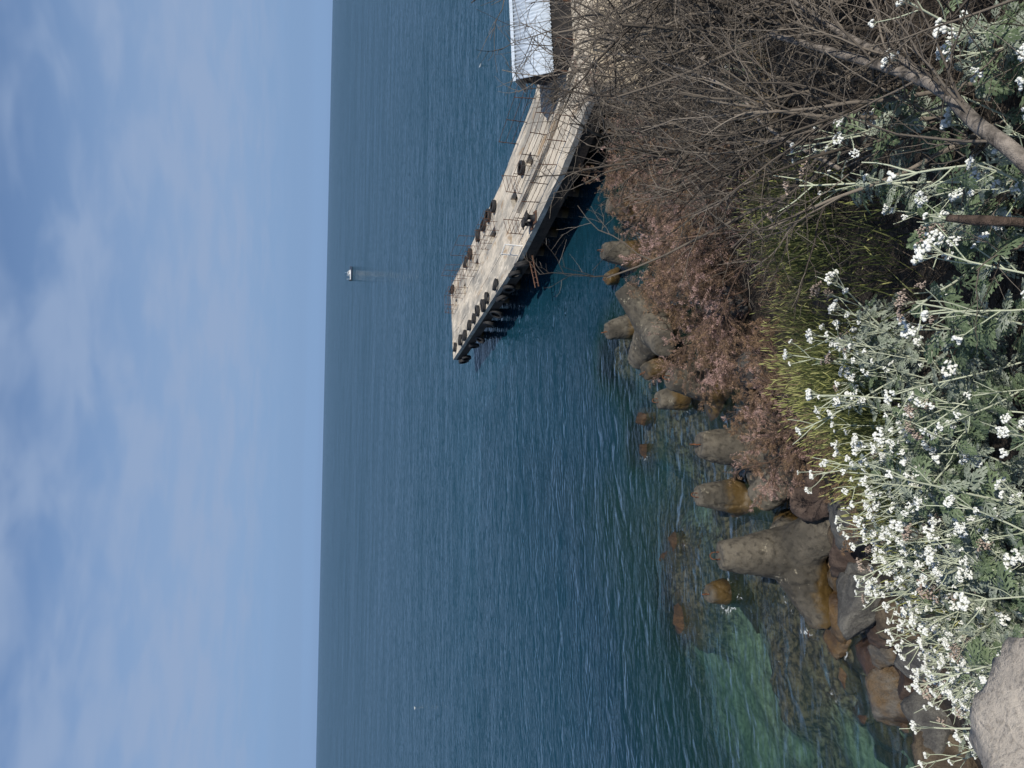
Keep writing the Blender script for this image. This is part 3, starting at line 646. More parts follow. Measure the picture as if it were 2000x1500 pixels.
railing('bent rusty ladder rail on the seaward edge, mid pier', q, 1.0, 2, 1.2, 0.012)
q = [bil(N1, A_, B_, F2, s, 0.985) for s in (0.70, 0.84)]
railing('bent rusty ladder rail on the seaward edge toward the pier tip', q, 1.0, 2, 1.2, 0.012)
railing('short white handrail at the bend of the pier', [bil(N3, N1, F2, F4, 0.86, 0.03), bil(N3, N1, F2, F4, 0.99, 0.03)], 0.8, 2, 0.8, 0.022, M_WHITE, group='white handrail')
# rusty gangway sticking out over the water at the bend
g = thing('landing_stage', N1 + Vector((0, 0, -0.5)), 'rusty iron landing stage sticking out over dark water at the pier bend', 'landing stage')
for dx in (-0.25, 0.25):
    obj('beam', bar_mesh('beam', (0.3, dx, 0), (-1.3, dx - 0.6, -0.2), 0.03, M_RUSTD), g)
for i in range(6):
    f = i / 5; obj('rung', bar_mesh('rung', (0.1 - 1.2 * f, -0.25 - 0.5 * f, -.18 * f), (0.1 - 1.2 * f, 0.25 - 0.5 * f, -.18 * f), 0.015, M_RUSTD), g)
# mooring bollards
def bollard(label, p):
    e = thing('mooring_bollard', p, label, 'bollard', 'mooring bollards on the pier')
    prof = [(0.0, 0.0), (0.17, 0.0), (0.17, 0.04), (0.11, 0.07), (0.10, 0.28), (0.17, 0.33), (0.17, 0.42), (0.0, 0.44)]
    V = [(r * math.cos(a), r * math.sin(a), z) for r, z in prof for a in [i * 6.28319 / 12 for i in range(12)]]
    Fs = [(j * 12 + i, j * 12 + (i + 1) % 12, (j + 1) * 12 + (i + 1) % 12, (j + 1) * 12 + i) for j in range(len(prof) - 1) for i in range(12)]
    obj('post', py_mesh('bollard_post', V, Fs, M_TYRE, True), e)
    V, Fs = prism([(-.26, -.2), (.26, -.2), (.26, .2), (-.26, .2)], 0.0, 0.03); obj('base_plate', py_mesh('base_plate', V, Fs, M_RUSTD), e)
    V, Fs = tube1([(-.26, 0, .36), (.26, 0, .36)], [.035, .035], 8); obj('cross_bar', np_mesh('cross_bar', V, Fs, M_TYRE, True), e)
bollard('black bollard on the near pier edge by the long railing, closer to shore', bil(N3, N1, F2, F4, 0.52, 0.05) + Vector((0, 0, .015)))
bollard('black bollard on the near pier edge by the long railing, closer to the bend', bil(N3, N1, F2, F4, 0.60, 0.05) + Vector((0, 0, .015)))
bollard('bollard on the seaward edge of the pier beside the shed', bil(N5, N3, F4, F6, 0.80, 0.97) + Vector((0, 0, .015)))
# ------------------------------------------------------------------ tyres
def tyre_mesh():
    R, r, hw = 0.33, 0.19, 0.10
    prof = [(r, hw * 0.72), (r + 0.03, hw * 0.95), (R - 0.06, hw), (R - 0.015, hw * 0.86), (R, hw * 0.55), (R - .006, hw * .18), (R - .012, 0.0)]
    prof = prof + [(a, -b) for a, b in prof[::-1][1:]] + [(r + 0.012, -hw * 0.5), (R - 0.05, -hw * 0.7), (R - 0.035, 0.0), (R - 0.05, hw * 0.7), (r + 0.012, hw * 0.5)]
    n, m_ = 36, len(prof); V = []
    for i in range(n):
        a = 6.28319 * i / n
        for rr, z in prof:
            rr2 = rr - (0.010 if (i % 2 and rr > R - 0.03 and abs(z) < hw * .9) else 0)
            V.append((rr2 * math.cos(a), rr2 * math.sin(a), z))
    Fs = [(i * m_ + j, ((i + 1) % n) * m_ + j, ((i + 1) % n) * m_ + (j + 1) % m_, i * m_ + (j + 1) % m_) for i in range(n) for j in range(m_)]
    return py_mesh('tyre', V, Fs, M_TYRE, True)
TYRE = tyre_mesh()
def tyre(label, p, tilt=(0, 0), rz=0.0, sc=1.0, group='old tyres on the pier edge'):
    o = obj('tyre', TYRE); o.matrix_world = Matrix.Translation(p) @ Matrix.Rotation(rz, 4, 'Z') @ Matrix.Rotation(tilt[0], 4, 'Y') @ Matrix.Rotation(tilt[1], 4, 'X') @ Matrix.Scale(sc, 4)
    tag(o, label, 'tyre', group)
for i, (xi, yi) in enumerate([(888, 678), (899, 664), (907, 655), (916, 635), (925, 622), (932, 607), (943, 597), (950, 582), (967, 556)]):
    p = pix(xi, yi, DZ + 0.11); tyre('black tyre lying flat on the near edge of the pier, %s from the tip' % ORD[i], p, (random.gauss(0, .12), random.gauss(0, .12)), random.random() * 3, random.uniform(0.92, 1.08))
for i, (xi, yi) in enumerate([(883, 565), (909, 512), (917, 496), (933, 460), (944, 439), (953, 421), (963, 403), (1018, 328)]):
    p = pix(xi, yi, DZ + 0.11); tyre('black tyre lying flat on the seaward edge of the pier, %s from the tip' % ORD[i], p, (random.gauss(0, .12), random.gauss(0, .12)), random.random() * 3, random.uniform(0.98, 1.12))
en = (A_ - N1).normalized(); nn = Vector((-en.y, en.x, 0)); ezr = math.atan2(nn.y, nn.x)
for i, s in enumerate((0.99, 0.945, 0.78, 0.70, 0.52, 0.42, 0.28, 0.20, 0.08, 0.02)):
    p = N1.lerp(A_, s) + nn * (0.10 if i != 8 else 0.2); p.z = 1.15 + random.gauss(0, .08) + (0.35 if i > 5 else 0)
    tyre('tyre hanging on the near face of the pier as a fender, %s from the tip' % ORD[i], p, (math.pi / 2 + random.gauss(0, .25), 0), ezr + random.gauss(0, .15), random.uniform(0.95, 1.2), 'tyres hung on the pier face as fenders')

# ------------------------------------------------------------------ shed with corrugated roof, walls beyond
EL, RL = Vector((10.72, 23.45, 2.62)), Vector((11.02, 25.2, 3.58)); RD = Vector((0.965, 0.235, 0)).normalized(); SL = 9.0
shed = thing('shed', (11.2, 24, 1.4), 'low shed with white corrugated metal roof standing on the pier root', 'shed')
SO = Vector((11.2, 24, 1.4))
def roof_sheet(a, b, l0, l1, name='roof_sheet'):
    """corrugated sheet between eave line a and ridge line b, from l0 to l1 along the ridge"""
    n = int((l1 - l0) / 0.17 * 8); up = (b - a).cross(RD).normalized(); up = up if up.z > 0 else -up
    V = []
    for k_, q in enumerate((a, b)):
        for th in (0.0, -0.006):
            for i in range(n + 1):
                l = l0 + (l1 - l0) * i / n; V.append(q + RD * l + up * (0.03 * math.sin(l / 0.17 * 6.28319) + th) - SO)
    w = n + 1; Fs = []
    for i in range(n):
        Fs += [(i, i + 1, 2 * w + i + 1, 2 * w + i), (w + i + 1, w + i, 3 * w + i, 3 * w + i + 1), (i + 1, i, w + i, w + i + 1), (2 * w + i, 2 * w + i + 1, 3 * w + i + 1, 3 * w + i)]
    obj(name, py_mesh(name, V, Fs, M_ROOF, True), shed)
mt, t, out = new_mat('white_zinc_roof'); p = pos(t)
a = noise(t, p, 2.0, 4, 0.6); b = noise(t, scaled(t, p, (6, 1, 1)), 3, 4, 0.6)
finish(t, out, mixc(t, rng_map(t, b, 0.4, 0.7), (0.43, 0.49, 0.56), (0.34, 0.395, 0.455)), 0.6, a, 0.004, 0.1, 0.4, 0.0, 0.0)
M_ROOF = mt
for i in range(9): roof_sheet(EL + Vector((0, 0, 0.004 * (i % 2))), RL + Vector((0, 0, 0.004 * (i % 2))), i * 1.0 - (0.04 if i else 0), i * 1.0 + 1.0)
RL2 = RL + (RL - EL) * 1.0; RL2.z = EL.z
for i in range(9): roof_sheet(RL2 + Vector((0, 0, 0.004 * (i % 2))), RL + Vector((0, 0, 0.004 * (i % 2) - .001)), i * 1.0 - (0.04 if i else 0), i * 1.0 + 1.0)
sd_ = (EL - RL).normalized() * 0.17; sd2 = (RL2 - RL).normalized() * 0.17; c0 = RL - RD * 0.05 + Vector((0, 0, 0.045)); c1 = RL + RD * SL + Vector((0, 0, 0.045))
V = [q - SO for q in (c0 + sd_, c0, c0 + sd2, c1 + sd_, c1, c1 + sd2)]; V += [v - Vector((0, 0, .006)) for v in V]
obj('ridge_cap', py_mesh('ridge_cap', V, [(0, 1, 4, 3), (1, 2, 5, 4), (7, 6, 9, 10), (8, 7, 10, 11), (0, 6, 7, 1), (1, 7, 8, 2), (3, 4, 10, 9), (4, 5, 11, 10), (0, 3, 9, 6), (2, 8, 11, 5)], M_ROOF), shed)
gd = (RL2 - EL); gd.z = 0; gd.normalize()
w0 = EL + RD * 0.55 + gd * 0.18; w3 = RL2 + RD * 0.55 - gd * 0.18; zb, ze = 0.9, EL.z + 0.02
def wall(name, a, b, z1a, z1b, th, mat, z0=zb):
    d = (b - a); d.z = 0; d.normalize(); n = Vector((-d.y, d.x, 0)) * th
    V = [Vector((q.x, q.y, z)) - SO for q, z in ((a, z0), (b, z0), (b, z1b), (a, z1a))]
    V += [v + n for v in V]
    obj(name, py_mesh(name, V, [(0, 1, 2, 3), (7, 6, 5, 4), (0, 4, 5, 1), (1, 5, 6, 2), (2, 6, 7, 3), (3, 7, 4, 0)], mat), shed)
wm = (w0 + w3) / 2
wall('gable_wall', w0, wm, ze, RL.z - .1, 0.1, M_DARKW); wall('gable_wall', wm + gd * .004, w3, RL.z - .1, ze, 0.1, M_DARKW)
wall('front_wall', w0 + RD * .11, w0 + RD * 3.1, ze, ze, -0.1, M_DARKW); wall('front_wall', w0 + RD * 4.3, w0 + RD * (SL - .6), ze, ze, -0.1, M_DARKW)
wall('back_wall', w3 + RD * .11, w3 + RD * (SL - .6), ze, ze, 0.1, M_DARKW)
wall('door', w0 + RD * 3.15 + gd * .05, w0 + RD * 4.25 + gd * .05, ze - .1, ze - .1, -0.05, M_RUSTD)
for i in range(4): obj('fascia_post', bar_mesh('fascia_post', EL + RD * (0.1 + 2.9 * i) + gd * .06 - SO - Vector((0, 0, 1.6)), EL + RD * (0.1 + 2.9 * i) + gd * .06 - SO - Vector((0, 0, .03)), 0.04, M_RUSTD), shed)
# cream walls on the bank behind the bare shrubs
def cream_block(label, pts, z0, z1, name, cap=True):
    c = sum((Vector((x, y, 0)) for x, y in pts), Vector()) / len(pts); c.z = z0
    e = thing(name, c, label, 'wall', 'cream walls on the bank')
    V, Fs = prism([(x - c.x, y - c.y) for x, y in pts], 0, z1 - z0); obj('wall_body', py_mesh('wall_body', V, Fs, M_CREAM), e)
    if cap:
        V, Fs = prism([((x - c.x) * 1.05, (y - c.y) * 1.05) for x, y in pts], z1 - z0 + .002, z1 - z0 + 0.07); obj('coping', py_mesh('coping', V, Fs, M_CREAM), e)
cream_block('cream rendered retaining wall behind bare twigs at the right end of the bank', [(6.75, 13.5), (9.4, 13.0), (13, 13.4), (13, 14.0), (7.0, 14.1)], 2.2, 4.95, 'cream_wall')
cream_block('short cream concrete block beside the dark shed behind bare twigs', [(8.05, 18.0), (9.1, 18.2), (9.0, 19.0), (7.95, 18.8)], 1.4, 3.2, 'cream_block', False)

# ------------------------------------------------------------------ boat and gulls
def boat():
    p = pix(688, 534, 0); e = thing('motor_boat', p, 'small white and dark motorboat far out on the open sea', 'boat', None, R_(4))
    L = 5.6; st = 9; V = []
    for i in range(st):
        f = i / (st - 1); x = -L / 2 + L * f; w = 1.05 * (1 - max(0, f - .45) ** 2 * 3.0); w = max(w, 0.04); sh = 0.75 + 0.35 * f * f
        V += [(x, -w, sh), (x, -w * .86, 0.1), (x, 0, -0.25 + .25 * f ** 3), (x, w * .86, 0.1), (x, w, sh)]
    Fs = [(i * 5 + j, i * 5 + j + 1, i * 5 + 6 + j, i * 5 + 5 + j) for i in range(st - 1) for j in range(4)] + [(0, 1, 2, 3, 4)] + [(i * 5, i * 5 + 5, i * 5 + 9, i * 5 + 4) for i in range(st - 1)]
    h = obj('hull', py_mesh('hull', V, Fs, M_TRIM), e)  # dark hull colour stands in for the shadow below the boat
    V, Fs = prism([(-L / 2 + .1, -1.07), (1.2, -1.04), (1.2, 1.04), (-L / 2 + .1, 1.07)], 0.62, 0.86); obj('gunwale', py_mesh('gunwale', V, Fs, M_WHITE), h)
    V = [(-.6, -.75, .8), (1.2, -.65, .9), (1.2, .65, .9), (-.6, .75, .8), (-.5, -.68, 1.75), (.55, -.58, 1.75), (.55, .58, 1.75), (-.5, .68, 1.75)]
    c = obj('cabin', py_mesh('cabin', V, [(0, 3, 2, 1), (4, 5, 6, 7), (0, 1, 5, 4), (1, 2, 6, 5), (2, 3, 7, 6), (3, 0, 4, 7)], M_WHITE), e)
    V = [(x * 1.0, y * 1.012, z) for x, y, z in ((-.42, -.74, 1.2), (.8, -.68, 1.2), (.52, -.62, 1.6), (-.40, -.70, 1.6))]; V += [(x, -y, z) for x, y, z in V]
    obj('window', py_mesh('window', V, [(0, 1, 2, 3), (7, 6, 5, 4)], M_TRIM), c)
    for x in (-2.5, -0.9):
        for y in (-.85, .85): obj('canopy_post', bar_mesh('canopy_post', (x, y, .7), (x, y, 2.2), .04, M_WHITE), e)
    V, Fs = prism([(-2.6, -.95), (-.8, -.95), (-.8, .95), (-2.6, .95)], 2.2, 2.28); obj('canopy', py_mesh('canopy', V, Fs, M_TRIM), e)
    V, Fs = box_vf(-3.05, -2.75, -.25, .25, .1, 1.25); obj('outboard_motor', py_mesh('outboard_motor', V, Fs, M_TYRE), e)
    obj('mast', bar_mesh('mast', (.2, 0, 1.7), (.2, 0, 2.9), .03, M_WHITE), e)
boat()
def gull(label, xi, yi, rz):
    p = pix(xi, yi, 0.02); e = thing('gull', p, label, 'bird', 'white seabirds resting on the water', rz); e.scale = (.5, .5, .5)
    prof = [(-.30, .015, .10), (-.2, .06, .09), (-.05, .10, .08), (.1, .095, .08), (.2, .05, .13), (.25, .045, .2), (.30, .05, .22), (.345, .03, .215), (.36, .004, .21)]
    V = [(x, r * math.cos(a), z + r * math.sin(a) * .9) for x, r, z in prof for a in [i * 6.28319 / 10 for i in range(10)]]
    Fs = [(j * 10 + i, j * 10 + (i + 1) % 10, (j + 1) * 10 + (i + 1) % 10, (j + 1) * 10 + i) for j in range(len(prof) - 1) for i in range(10)]
    obj('body', py_mesh('gull_body', V, Fs, M_WHITE, True), e)
    V, Fs = tube1([(.35, 0, .21), (.40, 0, .205), (.42, 0, .195)], [.012, .009, .002], 6); obj('beak', np_mesh('beak', V, Fs, M_RUST, True), e)
    for s in (-1, 1):
        V = [(.12, s * .09, .14), (-.05, s * .115, .15), (-.38, s * .03, .15), (-.1, s * .09, .07), (.12, s * .085, .19)]; obj('wing', py_mesh('wing', V, [(0, 1, 4), (1, 2, 4), (0, 3, 1), (1, 3, 2)], M_WHITE), e)
gull('white gull on open water far from the pier', 811, 1383, 0.4)
gull('white gull on open water beyond the shed roof', 940, 128, 2.0)

# ------------------------------------------------------------------ growth helpers
def grow(st, d, L, n, wig, trop, rg):
    M = len(st); P = np.zeros((M, n, 3)); P[:, 0] = st; d = norm(d)
    for i in range(1, n):
        P[:, i] = P[:, i - 1] + d * (L / (n - 1))[:, None]
        d = norm(d + rg.normal(0, wig, (M, 3)) + np.array([0, 0, trop]))
    return P
def sprout(P, L, c, t0, t1, a0, a1, f0, f1, rg):
    M, n, _ = P.shape; t = rg.uniform(t0, t1, (M, c)) * (n - 1); i = np.minimum(t.astype(int), n - 2); w = (t - i)[..., None]
    m_ = np.arange(M)[:, None]; st = P[m_, i] * (1 - w) + P[m_, i + 1] * w; tan = norm(P[m_, i + 1] - P[m_, i])
    perp = norm(np.cross(tan, rg.normal(size=(M, c, 3)))); a = rg.uniform(a0, a1, (M, c, 1))
    d = tan * np.cos(a) + perp * np.sin(a); L2 = L[:, None] * rg.uniform(f0, f1, (M, c)) * (1.15 - 0.5 * t / (n - 1))
    return st.reshape(-1, 3), d.reshape(-1, 3), L2.ravel()
def radii(M, n, r0_, r1_): return np.tile(np.linspace(r0_, r1_, n), (M, 1))

def bare_shrub(seed, h, counts=(6, 7, 7, 5), spread=0.55, r=0.018, lean=(0, 0)):
    rg = np.random.default_rng(seed); M = counts[0]
    d = np.stack([rg.normal(lean[0], spread, M), rg.normal(lean[1], spread, M), np.ones(M)], -1)
    st = np.stack([rg.normal(0, .07, M), rg.normal(0, .07, M), np.full(M, -0.08)], -1)
    L = rg.uniform(0.75, 1.1, M) * h; P = grow(st, d, L, 9, 0.10, 0.03, rg)
    trunk = [tubes(P, radii(M, 9, r, r * 0.35), 6)]
    s, d, L1 = sprout(P, L, counts[1], .18, .98, .35, 1.0, .30, .62, rg); P1 = grow(s, d, L1, 7, .13, .05, rg); trunk.append(tubes(P1, radii(len(s), 7, r * .42, r * .16), 4))
    s, d, L2 = sprout(P1, L1, counts[2], .1, 1, .4, 1.2, .35, .75, rg); P2 = grow(s, d, L2, 6, .14, .03, rg); tw = [tubes(P2, radii(len(s), 6, r * .2, r * .085), 3)]
    s, d, L3 = sprout(P2, L2, counts[3], .1, 1, .4, 1.2, .3, .75, rg); P3 = grow(s, d, L3, 4, .14, .02, rg); tw.append(tubes(P3, radii(len(s), 4, r * .12, r * .06), 3))
    return np_mesh('trunk', *cat_vf(trunk), M_TWIG, True), np_mesh('twigs', *cat_vf(tw), M_TWIG, True)
BARE = [bare_shrub(101, 1.9, (6, 6, 6, 3), .5, .02), bare_shrub(102, 1.7, (7, 6, 6, 3), .75, .016), bare_shrub(103, 2.3, (6, 7, 6, 3), .42, .024), bare_shrub(104, 1.3, (8, 6, 5, 3), 1.0, .013)]

# ------------------------------------------------------------------ tamarisk: drooping faded pink plumes
def tamarisk(seed, h):
    rg = np.random.default_rng(seed); M = 8
    d = np.stack([rg.normal(0, 1.0, M), rg.normal(0, 1.0, M), np.ones(M)], -1); st = rg.normal(0, .1, (M, 3)) * np.array([1, 1, 0]) - np.array([0, 0, .1])
    L = rg.uniform(.8, 1.2, M) * h; P = grow(st, d, L, 9, .09, -.07, rg); tr = [tubes(P, radii(M, 9, .024, .006), 6)]
    s, d, L1 = sprout(P, L, 7, .2, 1, .3, .9, .35, .6, rg); P1 = grow(s, d, L1, 7, .10, -.10, rg); tr.append(tubes(P1, radii(len(s), 7, .009, .003), 4))
    s, d, L2 = sprout(P1, L1, 9, .15, 1, .3, .9, .3, .65, rg); P2 = grow(s, d, L2, 6, .11, -.09, rg); tr.append(tubes(P2, radii(len(s), 6, .0045, .0016), 3))
    s, d, L3 = sprout(P2, L2, 6, .25, 1, .3, .8, .25, .55, rg); P3 = grow(s, d, L3, 4, .12, -.08, rg)
    tw = tubes(P3, radii(len(s), 4, .003, .0012), 3)
    # leaflets on most of the fine sprays
    keep = np.repeat(rg.random(len(P2)) < 0.62, 6) & (rg.random(len(P3)) < .85); Q = P3[keep]; c = 24; M = len(Q); t = rg.uniform(.05, 1, (M, c)) * 3; i = np.minimum(t.astype(int), 2); w = (t - i)[..., None]
    m_ = np.arange(M)[:, None]; pt = (Q[m_, i] * (1 - w) + Q[m_, i + 1] * w).reshape(-1, 3); tan = norm((Q[m_, i + 1] - Q[m_, i])).reshape(-1, 3)
    pt = pt + rg.normal(0, .012, pt.shape); u = norm(tan * .8 + rg.normal(0, .6, pt.shape)); v = norm(np.cross(u, rg.normal(size=pt.shape))); sz = rg.uniform(.007, .015, (len(pt), 1))
    V = np.stack([pt - u * sz * .4, pt + v * sz * .42, pt + u * sz * 1.1, pt - v * sz * .42], 1); Fq = np.arange(len(pt) * 4).reshape(-1, 4)
    return np_mesh('trunk', *cat_vf(tr), M_TWIGR, True), np_mesh('sprigs', *tw, M_TWIGR), np_mesh('blossom', V.reshape(-1, 3), Fq, M_BLOSSOM)
TAM = [tamarisk(201, 1.7), tamarisk(202, 1.5), tamarisk(203, 1.9)]
TAM_AT = [(1255, 330, 0, 1.15), (1310, 410, 1, 1.2), (1285, 470, 2, .95), (1380, 480, 2, 1.05), (1360, 560, 0, 1.1), (1330, 600, 1, 1.0), (1430, 560, 1, 1.15), (1420, 660, 2, .9), (1390, 620, 0, .8),
          (1480, 760, 0, .85), (1530, 820, 1, .9), (1590, 840, 2, .7), (1650, 900, 1, .6), (1320, 280, 1, 1.2), (1380, 380, 0, 1.15), (1450, 440, 2, 1.0), (1500, 700, 1, .8), (1250, 250, 2, 1.15), (1560, 760, 0, .7)]
def place_plants(protos, spots, name, cat, parts, labeler, group, sink=0.0):
    for i, (x, y, v, sc, rz) in enumerate(spots):
        e = thing(name, (x, y, land1(x, y) - sink), labeler(i), cat, group, rz); e.scale = (sc, sc, sc)
        for pn, me in zip(parts, protos[v]):
            o = obj(pn, me, e)
            if pn in ('twigs', 'sprigs', 'blossom'): o['kind'] = 'stuff'
sp = []
for xi, yi, v, sc in TAM_AT:
    q = ground_hit(xi + 28, yi); sp.append((q.x, q.y, v, sc, random.random() * 6.28))
sp.sort(key=lambda s: -s[0] - s[1] * .5)
place_plants(TAM, sp, 'tamarisk_shrub', 'shrub', ('trunk', 'sprigs', 'blossom'), lambda i: 'faded pink tamarisk shrub on the bank above the tetrapods, %s counted from the pier' % ordinal(i), 'tamarisk shrubs on the bank', 0.15)

# ------------------------------------------------------------------ bare shrubs on the right-hand bank
BARE_AT = [(1.15, 2.1, 3, 0.9), (1.7, 2.7, 1, .8), (2.1, 3.3, 0, .85), (1.5, 3.5, 1, .85), (2.7, 4.4, 2, .85), (2.0, 4.5, 0, .9), (3.4, 5.6, 2, .95), (2.6, 5.7, 1, 1.0),
           (4.2, 7.2, 2, 1.1), (3.5, 7.2, 0, 1.0), (5.2, 8.8, 2, .8), (4.4, 9.2, 0, 1.1), (5.9, 10.9, 2, .7), (1.9, 2.2, 1, .8), (2.7, 3.0, 0, .8), (3.3, 4.2, 1, .9)]
BARE_AT.sort(key=lambda s: s[1])
place_plants(BARE, [(x, y, v, s, random.random() * 6.28) for x, y, v, s in BARE_AT], 'bare_shrub', 'shrub', ('trunk', 'twigs'), lambda i: 'leafless grey shrub of tangled twigs, %s counted from the viewer toward the shed' % ordinal(i), 'leafless shrubs on the bank', 0.05)

# thick limbs of a dead shrub close by
def limb(label, pts, rad, name='dead_limb', cat='branch', twigs=26, seed=1, tl=0.5):
    o = Vector(pts[0]); q = [Vector(p) - o for p in pts]; e = thing(name, o, label, cat, 'thick dead limbs among the bare shrubs')
    V, Fq = tube1(q, rad, 12, 6)
    V = V + norm(V - V.mean(0)) * (0.0045 * fbm(V * 24, seed, 4) + 0.006 * np.clip(fbm(V * 9, seed + 4, 2) - .3, 0, 1))[:, None]
    n = len(V); k_ = 12; Vc = np.vstack([V, V[-k_:].mean(0), V[:k_].mean(0)])
    Fl = [tuple(f) for f in Fq] + [(n - k_ + i, n - k_ + (i + 1) % k_, n) for i in range(k_)] + [((i + 1) % k_, i, n + 1) for i in range(k_)]
    obj('limb', py_mesh('limb', Vc, Fl, M_STUMP if name == 'dead_stump' else M_BARK, True), e)
    if twigs:
        rg = np.random.default_rng(seed); P = np.array([[tuple(p) for p in q]]); s, d, L = sprout(P, np.array([tl]), twigs, .2, 1, .5, 1.3, .5, 1.2, rg)
        P1 = grow(s, d, L, 7, .12, .03, rg); tw = [tubes(P1, radii(len(s), 7, .005, .0018), 4)]; s, d, L2 = sprout(P1, L, 6, .2, 1, .4, 1.0, .3, .7, rg); tw.append(tubes(grow(s, d, L2, 5, .12, .0, rg), radii(len(s), 5, .002, .0009), 3))
        obj('twigs', np_mesh('twigs', *cat_vf(tw), M_TWIG, True), e, kind='stuff')
limb('thick grey broken limb leaning up through the bare twigs, the largest one', [at(2060, 380, 2.3), at(1985, 300, 2.3), at(1905, 240, 2.4), at(1845, 180, 2.55), at(1770, 145, 2.8), at(1640, 105, 3.2), at(1502, 66, 3.7)], [.021, .020, .019, .018, .0165, .015, .011], seed=31)
limb('thinner grey limb forking off beside the largest broken limb', [at(1845, 180, 2.6), at(1760, 120, 2.9), at(1680, 85, 3.2), at(1590, 30, 3.6), at(1500, -40, 4.0)], [.016, .016, .014, .012, .009], seed=32)
limb('dark trunk of a bare shrub in front of the cream wall', [at(1400, 150, 8.0), at(1360, 105, 8.1), at(1335, 80, 8.3), at(1325, 0, 8.5), at(1290, -60, 8.6)], [.05, .045, .04, .036, .03], seed=33, twigs=18, tl=1.0)
limb('short upright brown stump with bark among the silver leaves', [at(2080, 440, 2.5), at(1950, 432, 2.35), at(1905, 430, 2.35), at(1852, 426, 2.4)], [.011, .012, .0135, .010], seed=34, twigs=0, name='dead_stump', cat='stump')
limb('pale long thin branch arching across the bare shrubs', [at(1640, 330, 3.2), at(1500, 250, 3.6), at(1420, 170, 3.9), at(1250, 112, 4.3), at(1130, 108, 4.7)], [.008, .007, .006, .004, .002], seed=35, twigs=18, tl=.6)

# ------------------------------------------------------------------ silver ragwort
def leaf_mesh(seed, L=0.10, name='leaf', mat=M_RLEAF):
    rg = np.random.default_rng(seed); V, Fs = [], []
    def strip(pts, wid):
        o = len(V)
        for i, (p, w) in enumerate(zip(pts, wid)):
            d = (pts[min(i + 1, len(pts) - 1)] - pts[max(i - 1, 0)]); d = d / (np.linalg.norm(d) + 1e-9); n = np.array([-d[1], d[0]])
            V.append(p + n * w); V.append(p - n * w)
        for i in range(len(pts) - 1): Fs.append((o + 2 * i, o + 2 * i + 1, o + 2 * i + 3, o + 2 * i + 2))
    mid = [np.array([L * t, 0.0]) for t in np.linspace(0, 1, 7)]; strip(mid, [L * .016, L * .018, L * .022, L * .03, L * .034, L * .034, L * .018])
    for i, t in enumerate(np.linspace(.28, .93, 5)):
        for s in (-1, 1):
            ll = L * (0.40 if i in (1, 2) else .32 if i < 4 else .22) * rg.uniform(.85, 1.15); a = s * (1.05 - .16 * i + rg.normal(0, .08)); b = np.array([L * t, 0]); d = np.array([math.cos(a), math.sin(a)])
            strip([b, b + d * ll * .5, b + d * ll * .85, b + d * ll], [L * .026, L * .034, L * .038, L * .018])
            for s2 in (-1, 1):
                a2 = a + s2 * .75; d2 = np.array([math.cos(a2), math.sin(a2)]); b2 = b + d * ll * .55; strip([b2, b2 + d2 * ll * .28, b2 + d2 * ll * .42], [L * .024, L * .027, L * .012])
    P = np.array(V); z = -0.9 * (P[:, 0] ** 2) / L * .55 - 1.2 * P[:, 1] ** 2 / L + .10 * np.abs(P[:, 1]) + L * .02 * np.sin(P[:, 0] / L * 9 + seed) + rg.normal(0, L * .006, len(P))
    return py_mesh(name, np.column_stack([P, z]), Fs, mat, True)
LEAVES = [leaf_mesh(300 + i, .10 + .012 * i) for i in range(4)] + [leaf_mesh(310 + i, .085, 'leaf', M_RLEAFS) for i in range(2)]
def ico_unit():
    import bmesh
    bm = bmesh.new(); bmesh.ops.create_icosphere(bm, subdivisions=1, radius=1.0); V = np.array([v.co[:] for v in bm.verts]); Fq = np.array([[v.index for v in f.verts] for f in bm.faces]); bm.free(); return V, Fq
IV, IF = ico_unit()
def cluster_mesh(seed, R=.032, nb=6, per=4, mat=M_BUD, dry=False, br=0.0046):
    """corymb: forked pedicels ending in round felted buds; base at origin, opening along +z"""
    rg = np.random.default_rng(seed); Vs, Fs, o = [], [], 0
    st, en, heads = [], [], []
    for b in range(nb):
        a = b * 2.4 + rg.normal(0, .3); rr = R * math.sqrt((b + .5) / nb) * .8; e1 = np.array([rr * math.cos(a), rr * math.sin(a), R * rg.uniform(.7, 1.1)])
        st.append((0, 0, 0)); en.append(tuple(e1))
        for c in range(per):
            a2 = rg.uniform(0, 6.28); e2 = e1 + np.array([math.cos(a2), math.sin(a2), 0]) * R * .36 * math.sqrt((c + .4) / per) + np.array([0, 0, R * rg.uniform(.3, .55)])
            st.append(tuple(e1)); en.append(tuple(e2)); heads.append(e2)
    P = np.stack([np.array(st), np.array(en)], 1); TV, TF = tubes(P, np.full((len(st), 2), .0011), 3)
    HV, HF, o = [], [], 0
    for hd in heads:
        s = br * rg.uniform(.8, 1.2); sc = np.array([1, 1, 1.15]) * s if not dry else np.array([.85, .85, 1.3]) * s
        v = IV * (1 + .14 * rg.normal(size=(len(IV), 1))) * sc + hd; HV.append(v); HF.append(IF + o); o += len(v)
    me = bpy.data.meshes.new('flower_cluster'); V = np.vstack(HV + [TV]); fl = [tuple(int(i) for i in f) for f in np.vstack(HF)]; nh = len(fl); fl += [tuple(int(i) + o for i in f) for f in TF]
    me.from_pydata([tuple(v) for v in V], [], fl); me.materials.append(mat); me.materials.append(M_STEM if not dry else M_TWIG)
    me.polygons.foreach_set('material_index', [0] * nh + [1] * (len(fl) - nh)); me.polygons.foreach_set('use_smooth', [True] * len(fl)); me.update()
    return me
CLUST = [cluster_mesh(400, .026, 7, 5), cluster_mesh(401, .020, 5, 4), cluster_mesh(402, .031, 8, 5), cluster_mesh(403, .016, 4, 4)]
DRY = [cluster_mesh(410, .042, 8, 5, M_DRYBUD, True, .0042), cluster_mesh(411, .035, 7, 5, M_DRYBUD, True, .0042)]
